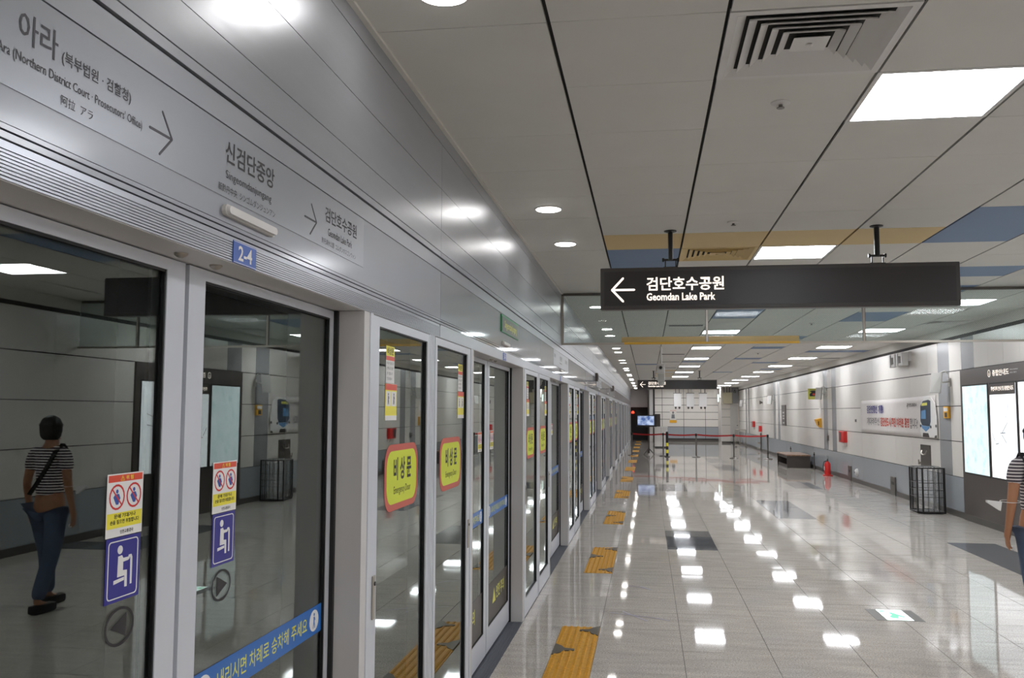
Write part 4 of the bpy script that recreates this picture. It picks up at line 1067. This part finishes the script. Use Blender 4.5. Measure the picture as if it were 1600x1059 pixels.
# bench
be = empty('bench', 'dark cube bench with a brown slatted top by the right wall', 'bench', (0, 0, 0))
bx0, bx1, by0, by1 = 4.28, 4.98, 29.45, 31.6
MB().box(bx0, bx1, by0, by0+0.05, 0, 0.37).box(bx0, bx1, by1-0.05, by1, 0, 0.37).box(bx1-0.05, bx1, by0+0.05, by1-0.05, 0, 0.37).build('side_panel', 'bench_dark', be)
MB().box(bx0+0.03, bx0+0.06, by0+0.05, by1-0.05, 0.0, 0.09).box(bx0+0.03, bx0+0.06, by0+0.05, by1-0.05, 0.28, 0.37).build('apron', 'bench_dark', be)
for j in range(5):
    MB().box(bx0-0.02+j*0.148, bx0-0.02+j*0.148+0.138, by0-0.02, by1+0.02, 0.37, 0.405).build('slat', 'wood', be)
# wall plates, sockets
def plate(y, z0, z1, w, label, m='steel_dark'):
    t = empty('socket_plate', label, 'wall plate', (XR, y, 0), 'metal plates low on the right wall')
    MB().box(-0.028, -0.0, -w/2, w/2, z0, z1).build('plate', m, t)
    MB().box(-0.032, -0.028, -w/4, w/4, z1-0.16, z1-0.10).build('recess', 'black', t)
    return t
plate(24.25, 0.0, 0.37, 0.30, 'narrow metal plate low on the right wall beside the small white camera')
plate(20.13, 0.0, 0.38, 0.36, 'narrow metal plate low on the right wall between banner and wire basket')
plate(27.05, 0.93, 1.07, 0.22, 'small metal switch plate between the two grey wall stripes')
sc = empty('socket_lamp', 'small round white fitting low on the right wall', 'wall fitting', (XR, 23.45, 0.26))
MB().lathe((0, 0, 0), [(0.09, 0), (0.09, -0.03), (0.065, -0.06), (0.03, -0.075)], 18, 'X').build('dome', 'plate_white', sc, smooth=True)
MB().lathe((-0.07, 0, 0), [(0.03, 0), (0.025, -0.012), (0.01, -0.015)], 12, 'X').build('lens', 'black', sc)
wp = empty('service_panel', 'dark metal service panel on the wall above the wire basket', 'wall panel', (XR, 17.84, 0.92))
MB().box(-0.012, 0, -0.30, 0.30, -0.20, 0.205).build('plate', 'kiosk', wp)
MB().box(-0.016, -0.012, -0.28, 0.28, 0.145, 0.195).build('top_strip', 'steel_dark', wp)
MB().tube([(-0.03, 0.15, 0.10), (-0.05, 0.13, 0.04), (-0.055, 0.0, 0.02), (-0.05, -0.13, 0.04), (-0.03, -0.15, 0.10)], 0.012, 8).build('handle_loop', 'steel', wp)
MB().cyl((-0.012, 0.30, -0.14), (-0.05, 0.30, -0.14), 0.02, n=10).cyl((-0.05, 0.30, -0.17), (-0.05, 0.30, -0.08), 0.012, n=8).build('tap', 'steel', wp)
th = empty('wall_switch', 'tiny dark switch on the white wall left of the banner', 'switch', (XR, 23.5, 1.52))
MB().box(-0.012, 0, -0.07, 0.07, -0.035, 0.035).build('plate', 'steel_dark', th); MB().box(-0.016, -0.012, -0.03, 0.03, -0.02, 0.02).build('rocker', 'black', th)
dp = empty('notice_panel', 'tall dark notice panel on the right wall beyond the benches', 'notice board', (XR, 35.4, 1.615))
MB().box(-0.03, 0, -0.50, 0.50, -0.385, 0.385).build('board', 'kiosk', dp)
MB().box(-0.033, -0.03, -0.46, 0.46, 0.30, 0.37).build('header_strip', 'steel_dark', dp)
for z in (0.10, -0.02, -0.12, -0.28): MB().box(-0.033, -0.03, -0.2, 0.2, z-0.03, z+0.03).build('notice_line', 'white', dp)
hb = empty('horn_speaker', 'small grey horn speaker on the far right wall', 'speaker', (XR, 41.8, 2.17))
MB().lathe((0, 0, 0), [(0.03, 0), (0.04, -0.05), (0.09, -0.13), (0.095, -0.135)], 16, 'X').build('horn', 'kiosk', hb, smooth=True)
MB().box(-0.01, 0, -0.06, 0.06, -0.08, 0.08).build('bracket', 'lightgrey', hb)
hy = empty('fire_hose_post', 'red and silver fire standpipe low on the far right wall', 'standpipe', (XR-0.05, 42.3, 0))
MB().cyl((0, 0, 0), (0, 0, 0.80), 0.03, n=12).build('pipe', 'steel_dark', hy)
MB().box(-0.08, 0.03, -0.12, 0.12, 0.86, 1.12).build('red_box', 'red', hy)
MB().cyl((-0.05, 0, 0.35), (-0.16, 0, 0.35), 0.04, n=10).cyl((-0.05, 0, 0.12), (-0.16, 0, 0.12), 0.04, n=10).build('outlet', 'steel', hy)
for i, y in enumerate((33.6, 29.0, 39.9)):
    t = empty('wall_post', ('thin metal post by the right wall beyond the bench', 'thin metal post beside the bench end', 'thin metal post near the far end of the right wall')[i], 'post', (XR-0.06, y, 0), 'thin metal posts by the right wall')
    MB().lathe((0, 0, 0), [(0.05, 0), (0.05, 0.015), (0.02, 0.02), (0.02, 0.50), (0.01, 0.51)], 10).build('shaft', 'steel_dark', t)
    MB().lathe((0, 0, 0), [(0.022, 0.42), (0.026, 0.425), (0.026, 0.45), (0.022, 0.455)], 10).build('collar', 'black', t)

# wire basket with plastic bag
wc = empty('wire_basket', 'tall black wire waste basket by the right wall', 'waste basket', (0, 0, 0))
cx0, cx1, cy0, cy1, ch = 4.56, 4.99, 16.48, 17.08, 0.78
nx = 0.06
outline = [(cx0+nx, cy0), (cx1-nx*0.4, cy0), (cx1, cy0+0.05), (cx1, cy1), (cx0+nx, cy1), (cx0, cy1-0.06), (cx0, cy0+0.10)]
posts = MB(); bars = MB(); rails = MB()
N = len(outline)
for i, (x, y) in enumerate(outline):
    MB().box(x-0.011, x+0.011, y-0.011, y+0.011, 0.012, ch).build('post', 'black', wc)
    x2, y2 = outline[(i+1) % N]
    for z, rr in ((0.03, 0.010), (ch-0.01, 0.012), (0.28, 0.005), (0.40, 0.005), (0.52, 0.005)):
        (rails if rr > 0.008 else bars).cyl((x, y, z), (x2, y2, z), rr, n=6)
    L = math.hypot(x2-x, y2-y); k = max(1, int(L/0.085))
    for j in range(1, k):
        q = j/k; bars.cyl((x+(x2-x)*q, y+(y2-y)*q, 0.03), (x+(x2-x)*q, y+(y2-y)*q, ch-0.01), 0.005, n=6)
rails.build('rim_rail', 'black', wc)
o = bars.build('wire', 'black', wc)
MB().poly([(p[0], p[1]) for p in outline], 0.012, (0, 0, 0.012), (1, 0, 0), (0, 1, 0)).build('base_plate', 'black', wc)
bg = MB(); ccx, ccy = (cx0+cx1)/2, (cy0+cy1)/2; n_ = 28
rings = [(0.03, 0.10), (0.05, 0.17), (0.14, 0.22), (0.28, 0.17), (0.42, 0.19), (0.58, 0.18), (0.70, 0.20), (0.785, 0.235), (0.79, 0.225)]
for z, r_ in rings:
    for i in range(n_):
        t_ = 2*math.pi*i/n_; q = r_*(1+0.12*math.sin(5*t_+z*9)+0.07*math.sin(11*t_-z*15))*0.93
        bg.v.append((ccx+q*0.85*math.cos(t_), ccy+q*1.1*math.sin(t_), z))
for j in range(len(rings)-1):
    for i in range(n_):
        k = (i+1) % n_; bg.f.append((j*n_+i, j*n_+k, (j+1)*n_+k, (j+1)*n_+i))
bg.f.append(tuple(reversed(range(n_))))
tag(bg.build('plastic_bag', 'bag', smooth=True), 'clear plastic bin liner hanging inside the wire basket', 'plastic bag')

# =================================================================== FAR END THINGS
sp = [(-0.63, 36.9), (0.60, 36.4), (1.84, 35.84), (3.19, 35.15), (4.40, 34.94)]
sw = ['leftmost, beside the screen doors', 'second from the left, beside the striped bollard', 'in the middle of the row', 'second from the right', 'rightmost, near the right wall']
for (x, y), w_ in zip(sp, sw):
    t = empty('belt_barrier_post', 'steel belt barrier post, '+w_, 'barrier post', (x, y, 0), 'belt barrier posts across the far platform')
    MB().lathe((0, 0, 0), [(0.165, 0), (0.165, 0.012), (0.14, 0.03), (0.04, 0.04)], 20).build('foot', 'steel_dark', t, smooth=True)
    MB().cyl((0, 0, 0.035), (0, 0, 0.80), 0.028, n=14).build('pole', 'steel_dark', t)
    MB().lathe((0, 0, 0), [(0.035, 0.80), (0.04, 0.805), (0.04, 0.885), (0.03, 0.90), (0.0301, 0.901)], 14).build('belt_head', 'black', t)
bw = ['leftmost belt, crossing in front of the monitor stand', 'second belt from the left, by the striped bollard', 'second belt from the right', 'rightmost belt, ending near the right wall']
for i in range(4):
    a, b = sp[i], sp[i+1]
    dx, dy_ = b[0]-a[0], b[1]-a[1]; L = math.hypot(dx, dy_); ux, uy = dx/L, dy_/L
    pa = (a[0]+ux*0.042, a[1]+uy*0.042); pb = (b[0]-ux*0.042, b[1]-uy*0.042); q = MB(); nn_ = 6
    for j in range(nn_):
        s0, s1 = j/nn_, (j+1)/nn_; sag = lambda s: 0.855-0.03*math.sin(math.pi*s)
        A_ = (pa[0]+(pb[0]-pa[0])*s0, pa[1]+(pb[1]-pa[1])*s0); B_ = (pa[0]+(pb[0]-pa[0])*s1, pa[1]+(pb[1]-pa[1])*s1)
        q.hexa([(A_[0], A_[1]-0.002, sag(s0)-0.028), (B_[0], B_[1]-0.002, sag(s1)-0.028), (B_[0], B_[1]+0.002, sag(s1)-0.028), (A_[0], A_[1]+0.002, sag(s0)-0.028),
                (A_[0], A_[1]-0.002, sag(s0)+0.028), (B_[0], B_[1]-0.002, sag(s1)+0.028), (B_[0], B_[1]+0.002, sag(s1)+0.028), (A_[0], A_[1]+0.002, sag(s0)+0.028)])
    tag(q.build('barrier_belt', 'red_belt'), 'red barrier belt, '+bw[i], 'barrier belt', 'red barrier belts')
bo_ = empty('striped_bollard', 'black and yellow striped bollard beside a belt post', 'bollard', (0.735, 35.7, 0))
for j in range(7):
    MB().cyl((0, 0, 0.02+j*0.13), (0, 0, 0.02+(j+1)*0.13), 0.048, n=14).build('band', 'black' if j % 2 == 0 or j > 4 else 'yellow', bo_)
MB().lathe((0, 0, 0), [(0.10, 0), (0.10, 0.02), (0.05, 0.03)], 14).build('base', 'black', bo_); MB().lathe((0, 0, 0.93), [(0.048, 0), (0.045, 0.03), (0.02, 0.05)], 14).build('cap', 'black', bo_)
mo_ = empty('monitor_stand', 'tall dark pole stand carrying a wide monitor before the dark doorway', 'monitor stand', (0.04, 37.7, 0))
MB().cyl((0, 0, 0.05), (0, 0, 2.62), 0.040, n=12).build('pole', 'bench_dark', mo_)
for a_ in range(4):
    t_ = R(45+90*a_); MB().cyl((0.04*math.cos(t_), 0.04*math.sin(t_), 0.22), (0.30*math.cos(t_), 0.30*math.sin(t_), 0.015), 0.02, n=8).build('foot', 'bench_dark', mo_)
sc_ = MB().bevbox(-0.50, 0.32, -0.12, -0.05, 1.12, 1.60, 0.01).build('monitor', 'black', mo_)
MB().box(-0.44, 0.22, -0.125, -0.12, 1.19, 1.56).build('screen', 'tv', sc_)
MB().box(-0.1, 0.1, -0.05, -0.03, 1.25, 1.5).build('mount_plate', 'bench_dark', mo_)
# desk / cabinets beyond
cb = empty('white_counter', 'white cabinet standing beyond the belts left of the striped bollard', 'cabinet', (0, 0, 0))
MB().box(0.33, 0.95, 45.0, 45.5, 0.06, 0.98).build('body', 'plate_white', cb); MB().box(0.31, 0.97, 44.98, 45.52, 0.98, 1.01).build('top', 'plate_white', cb); MB().box(0.35, 0.93, 45.02, 45.48, 0, 0.06).build('plinth', 'black', cb)
MB().box(0.638, 0.644, 44.995, 45.0, 0.08, 0.96).build('door_gap', 'wall_joint', cb)
gb = empty('dark_cabinet', 'dark grey tall cabinet behind the monitor', 'cabinet', (0, 0, 0))
MB().box(0.30, 0.72, 53.0, 53.6, 0.05, 1.62).build('body', 'bench_dark', gb); MB().box(0.32, 0.70, 53.02, 53.58, 0, 0.05).build('plinth', 'black', gb); MB().box(0.50, 0.512, 52.99, 53.0, 0.1, 1.55).build('door_gap', 'black', gb)
for i, x in enumerate((1.62, 2.30, 2.98)):
    t = empty('ceiling_hung_box', 'white box hung from the ceiling at the far end, %s of three' % ('left', 'middle', 'right')[i], 'equipment box', (x, 50.5, 0), 'white boxes hung at the far end')
    MB().bevbox(-0.20, 0.20, -0.12, 0.12, 2.02, 2.74, 0.01).build('body', 'plate_white', t)
    MB().cyl((-0.1, 0, 2.74), (-0.1, 0, ZC), 0.02, n=8).cyl((0.1, 0, 2.74), (0.1, 0, ZC), 0.02, n=8).box(-0.22, 0.22, -0.03, 0.03, 2.74, 2.78).build('hanger', 'steel_dark', t)
    for sx in (-0.1, 0.1): MB().lathe((sx, -0.05, 2.02), [(0.05, 0), (0.055, -0.07), (0.02, -0.12)], 10).build('speaker_cone', 'bench_dark', t)
ps = empty('figure_poster', 'tall narrow poster with an orange strip on the far end wall', 'poster', (1.50, 54.995, 0))
MB().box(-0.19, 0.19, -0.01, 0, 1.28, 1.86).build('sheet', 'wall_white', ps); MB().box(-0.21, 0.21, -0.015, -0.01, 1.10, 1.26).build('orange_strip', 'orange', ps)
MB().poly(ell(0, 1.70, 0.06, 0.07, 12), 0.002, (0, -0.01, 0), (1, 0, 0), (0, 0, 1)).poly([(-0.1, 1.36), (0.1, 1.36), (0.08, 1.6), (-0.08, 1.6)], 0.002, (0, -0.01, 0), (1, 0, 0), (0, 0, 1)).build('printed_figure', 'grey_print', ps)
text('출입금지', (-0.16, 0.16, 1.78, 1.85), (0, -0.012, 0), (1, 0, 0), (0, 0, 1), 'red_orange', ps)
ac = empty('wall_air_conditioner', 'cream boxed unit high on the far right corner wall', 'air conditioner', (0, 0, 0))
MB().bevbox(4.18, 4.68, 52.2, 52.57, 2.22, 2.84, 0.02).build('case', mat('cream_case', (196, 188, 160), 0.5), ac)
MB().tube([(4.25, 52.3, 2.84), (4.25, 52.3, ZC)], 0.02).tube([(4.40, 52.3, 2.84), (4.42, 52.3, ZC)], 0.02).tube([(4.55, 52.3, 2.84), (4.55, 52.3, ZC)], 0.02).build('pipe', 'bench_dark', ac)
gp = empty('grey_duct_panel', 'translucent grey panel high at the far right corner', 'duct panel', (0, 0, 0))
MB().box(4.70, 5.04, 52.5, 52.56, 2.22, 3.1).build('panel', 'wall_grey', gp); MB().tube([(4.80, 52.46, 2.84), (4.86, 52.46, 3.0), (4.92, 52.46, 2.84), (4.80, 52.46, 2.84)], 0.012).build('mark', 'ink_dark', gp)
sb2 = empty('folded_barrier', 'folded metal barrier trolley leaning at the far right corner', 'barrier', (0, 0, 0))
MB().tube([(4.35, 47.0, 0.06), (4.35, 47.0, 0.86), (4.85, 47.0, 0.86), (4.85, 47.0, 0.06), (4.35, 47.0, 0.06)], 0.02).build('frame', 'steel', sb2)
for j in range(1, 7): MB().cyl((4.35+j*0.071, 47.0, 0.08), (4.35+j*0.071, 47.0, 0.84), 0.009, n=6).build('bar', 'steel', sb2)
MB().box(4.30, 4.40, 46.8, 47.2, 0, 0.06).box(4.80, 4.90, 46.8, 47.2, 0, 0.06).build('foot', 'steel_dark', sb2)
cr = empty('far_corner_sign', 'lit white box sign edge-on at the far end pier', 'sign', (0, 0, 0))
MB().box(3.90, 4.02, 52.7, 52.8, 2.30, 2.76).build('case', 'plate_white', cr); MB().box(3.92, 4.0, 52.695, 52.7, 2.33, 2.73).build('face', 'exit_white', cr); MB().box(4.02, 4.12, 52.73, 52.76, 2.5, 2.54).build('arm', 'steel_dark', cr)
ra = empty('red_digital_sign', 'small red digital sign glowing in the dark doorway at the far end', 'lamp', (-0.88, 55.9, 1.70))  # a red digital sign, simplified to a round glowing body
MB().lathe((0, 0, 0), [(0.07, -0.06), (0.09, 0.0), (0.06, 0.07), (0.02, 0.09)], 12).build('lit_body', mat('red_glow', (255, 60, 40), 0.4, emit=2.5, ecol=(255, 60, 40)), ra, smooth=True); MB().cyl((0, 0, 0.09), (0, 0.1, 0.32), 0.015, n=6).build('bracket', 'black', ra)

# =================================================================== PERSON
def skin_mesh(name, nodes, links, m, parent, sub=1):
    me = bpy.data.meshes.new(name); keys = list(nodes); idx = {k: i for i, k in enumerate(keys)}
    me.from_pydata([nodes[k][0] for k in keys], [(idx[a], idx[b]) for a, b in links], [])
    o = bpy.data.objects.new(name, me); COL.objects.link(o)
    o.modifiers.new('skin', 'SKIN').use_smooth_shade = True
    for i, k in enumerate(keys):
        r = nodes[k][1]; me.skin_vertices[0].data[i].radius = r if isinstance(r, tuple) else (r, r)
    me.skin_vertices[0].data[0].use_root = True
    s = o.modifiers.new('sub', 'SUBSURF'); s.levels = sub; s.render_levels = sub
    dg = bpy.context.evaluated_depsgraph_get(); dg.update()
    nm = bpy.data.meshes.new_from_object(o.evaluated_get(dg)); bpy.data.objects.remove(o)
    nm.name = name; nm.materials.clear(); nm.materials.append(M[m])
    for p in nm.polygons: p.use_smooth = True
    o = bpy.data.objects.new(name, nm); COL.objects.link(o); o.parent = parent
    return o
pe = empty('person', 'person in a striped short-sleeved top and blue jeans walking away at the right edge', 'person', (2.86, 7.3, 0), rz=R(4))
nod = {'pelvis': ((0, 0, 0.90), (0.13, 0.10)), 'waist': ((0, 0.01, 1.04), (0.105, 0.08)), 'chest': ((0, 0.0, 1.22), (0.125, 0.085)), 'neckb': ((0, -0.01, 1.35), (0.06, 0.055)),
       'neck': ((0, 0, 1.41), 0.045), 'head': ((0, 0.015, 1.50), (0.070, 0.085)), 'crown': ((0, 0.01, 1.575), (0.065, 0.075))}
lk = [('pelvis', 'waist'), ('waist', 'chest'), ('chest', 'neckb'), ('neckb', 'neck'), ('neck', 'head'), ('head', 'crown')]
for s_, nm_ in ((-1, 'L'), (1, 'R')):
    nod['sh'+nm_] = ((s_*0.155, -0.01, 1.325), 0.050); nod['el'+nm_] = ((s_*0.205, -0.03, 1.07), 0.037); nod['wr'+nm_] = ((s_*0.215, 0.03, 0.845), 0.025)
    nod['pa'+nm_] = ((s_*0.215, 0.05, 0.785), (0.020, 0.034))
    lk += [('neckb', 'sh'+nm_), ('sh'+nm_, 'el'+nm_), ('el'+nm_, 'wr'+nm_), ('wr'+nm_, 'pa'+nm_)]
    fl = [(0.020, 0.072, 0), (0.007, 0.082, 1), (-0.007, 0.078, 2), (-0.020, 0.064, 3)]
    for dy2, ln_, i in fl:
        b0 = (s_*0.213, 0.052+dy2, 0.755); b1 = (s_*0.205, 0.060+dy2*1.05, 0.755-ln_*0.5); b2 = (s_*0.186, 0.064+dy2, 0.755-ln_*0.86)
        nod['f%d0%s' % (i, nm_)] = (b0, 0.0095); nod['f%d1%s' % (i, nm_)] = (b1, 0.0085); nod['f%d2%s' % (i, nm_)] = (b2, 0.0065)
        lk += [('pa'+nm_, 'f%d0%s' % (i, nm_)), ('f%d0%s' % (i, nm_), 'f%d1%s' % (i, nm_)), ('f%d1%s' % (i, nm_), 'f%d2%s' % (i, nm_))]
    nod['t0'+nm_] = ((s_*0.203, 0.083, 0.795), 0.010); nod['t1'+nm_] = ((s_*0.192, 0.105, 0.768), 0.009); nod['t2'+nm_] = ((s_*0.182, 0.108, 0.742), 0.007)
    lk += [('pa'+nm_, 't0'+nm_), ('t0'+nm_, 't1'+nm_), ('t1'+nm_, 't2'+nm_)]
    st = 0.17*s_
    nod['hp'+nm_] = ((s_*0.085, 0, 0.84), 0.085); nod['kn'+nm_] = ((s_*0.085, st*0.45+0.03, 0.46), 0.052); nod['an'+nm_] = ((s_*0.085, st-0.03, 0.09), 0.034); nod['ft'+nm_] = ((s_*0.095, st+0.10, 0.035), (0.038, 0.025))
    lk += [('pelvis', 'hp'+nm_), ('hp'+nm_, 'kn'+nm_), ('kn'+nm_, 'an'+nm_), ('an'+nm_, 'ft'+nm_)]
body = skin_mesh('body', nod, lk, 'skin', pe, 1)
# face features on the far (forward) side and ears
MB().hexa([(-0.012, 0.085, 1.475), (0.012, 0.085, 1.475), (0.012, 0.112, 1.478), (-0.012, 0.112, 1.478), (-0.006, 0.085, 1.52), (0.006, 0.085, 1.52), (0.006, 0.092, 1.52), (-0.006, 0.092, 1.52)]).build('nose', 'skin', pe)
MB().box(-0.022, 0.022, 0.086, 0.094, 1.450, 1.458).build('mouth', 'coral', pe)
for s_ in (-1, 1):
    MB().lathe((s_*0.028, 0.084, 1.525), [(0.010, 0), (0.008, 0.006), (0.003, 0.009)], 10, 'Y').build('eye', 'black', pe)
    MB().lathe((s_*0.070, 0.0, 1.505), [(0.022, -0.008), (0.026, 0.0), (0.018, 0.008)], 10, 'X').build('ear', 'skin', pe)
sh = {'a': ((0, 0, 0.93), (0.150, 0.115)), 'b': ((0, 0.01, 1.06), (0.125, 0.098)), 'c': ((0, 0.0, 1.22), (0.142, 0.102)), 'd': ((0, -0.01, 1.345), (0.080, 0.068))}
sl = [('a', 'b'), ('b', 'c'), ('c', 'd')]
for s_, nm_ in ((-1, 'L'), (1, 'R')):
    sh['s'+nm_] = ((s_*0.155, -0.01, 1.328), 0.064); sh['e'+nm_] = ((s_*0.186, -0.018, 1.17), 0.058); sl += [('d', 's'+nm_), ('s'+nm_, 'e'+nm_)]
skin_mesh('striped_top', sh, sl, 'stripes', pe, 2)
je = {'p': ((0, 0, 0.92), (0.142, 0.110))}; jl = []
for s_, nm_ in ((-1, 'L'), (1, 'R')):
    st = 0.17*s_
    je['h'+nm_] = ((s_*0.085, 0, 0.83), 0.100); je['k'+nm_] = ((s_*0.085, st*0.45+0.03, 0.46), 0.072); je['a'+nm_] = ((s_*0.085, st-0.03, 0.10), 0.062)
    jl += [('p', 'h'+nm_), ('h'+nm_, 'k'+nm_), ('k'+nm_, 'a'+nm_)]
skin_mesh('jeans', je, jl, 'denim', pe, 2)
for s_ in (-1, 1):
    st = 0.17*s_; MB().bevbox(s_*0.09-0.048, s_*0.09+0.048, st-0.09, st+0.165, 0.0, 0.075, 0.022).build('shoe', 'black', pe, smooth=True)
MB().lathe((0, 0.0, 0), [(0.060, 1.445), (0.083, 1.475), (0.092, 1.53), (0.090, 1.585), (0.070, 1.63), (0.030, 1.655), (0.005, 1.66)], 20).build('hair', 'hair', pe, loc=(0, -0.012, 0), smooth=True)
MB().lathe((0, 0.0, 0), [(0.094, 1.560), (0.096, 1.565), (0.096, 1.578), (0.094, 1.585)], 20).build('headband', 'black', pe, loc=(0, -0.012, 0), smooth=True)
# shoulder strap: flat band from left shoulder down across the back
sp_ = MB(); path = [(-0.115, 0.085, 1.33), (-0.115, 0.0, 1.408), (-0.105, -0.095, 1.335), (-0.05, -0.122, 1.20), (0.03, -0.120, 1.08), (0.10, -0.118, 0.98)]
for a_, b_ in zip(path[:-1], path[1:]):
    sp_.hexa([(a_[0]-0.02, a_[1], a_[2]-0.004), (a_[0]+0.02, a_[1], a_[2]-0.004), (b_[0]+0.02, b_[1], b_[2]-0.004), (b_[0]-0.02, b_[1], b_[2]-0.004),
              (a_[0]-0.02, a_[1]-0.006, a_[2]+0.006), (a_[0]+0.02, a_[1]-0.006, a_[2]+0.006), (b_[0]+0.02, b_[1]-0.006, b_[2]+0.006), (b_[0]-0.02, b_[1]-0.006, b_[2]+0.006)])
tag(sp_.build('shoulder_strap', 'black', loc=(2.86, 7.3, 0)), 'black bag strap over the shoulder of the striped top', 'strap')
# mask hanging on the elbow
mk = empty('face_mask', 'white folded face mask hanging by its cords on the left elbow', 'face mask', (2.575, 7.27, 1.015))
MB().hexa([(-0.09, -0.02, 0.03), (0.0, -0.02, -0.03), (0.0, 0.02, -0.03), (-0.09, 0.02, 0.03), (-0.09, -0.02, 0.045), (0.01, -0.02, 0.035), (0.01, 0.02, 0.035), (-0.09, 0.02, 0.045)]).build('folded_cloth', 'white', mk)
cd = [(0.0, 0.0, 0.03)]+[(0.075+0.072*math.cos(R(a_)), 0.055*math.sin(R(a_)), 0.04+0.006*math.sin(R(a_))) for a_ in range(180, -181, -30)]
MB().tube(cd, 0.002, 6).build('ear_cord', 'white', mk)
it = MB().bevbox(-0.012, 0.012, -0.018, 0.018, -0.014, 0.014, 0.004).build('crumpled_tissue', 'white', loc=(2.672, 7.345, 0.705)); tag(it, 'small crumpled white tissue held in the fingers of the left hand', 'tissue')

# faint violet floor marks
for lab, segs in (('faint violet tape scuff on the floor beside the nearest tactile strip', (((-0.33, 7.95), (0.05, 7.80)), ((0.05, 7.80), (0.16, 7.72)), ((-0.22, 8.0), (-0.02, 7.68)))),
                  ('faint violet tape scuff on the floor beside the second tactile strip', (((-0.2, 9.2), (-0.05, 9.08)), ((-0.08, 9.17), (0.02, 9.0))))):
    vt = MB()
    for p, q in segs: vt.poly(stroke(p, q, 0.02), 0.0006, (0, 0, 0.0008), (1, 0, 0), (0, 1, 0))
    tag(vt.build('floor_scuff', 'tape_line'), lab, 'floor mark')
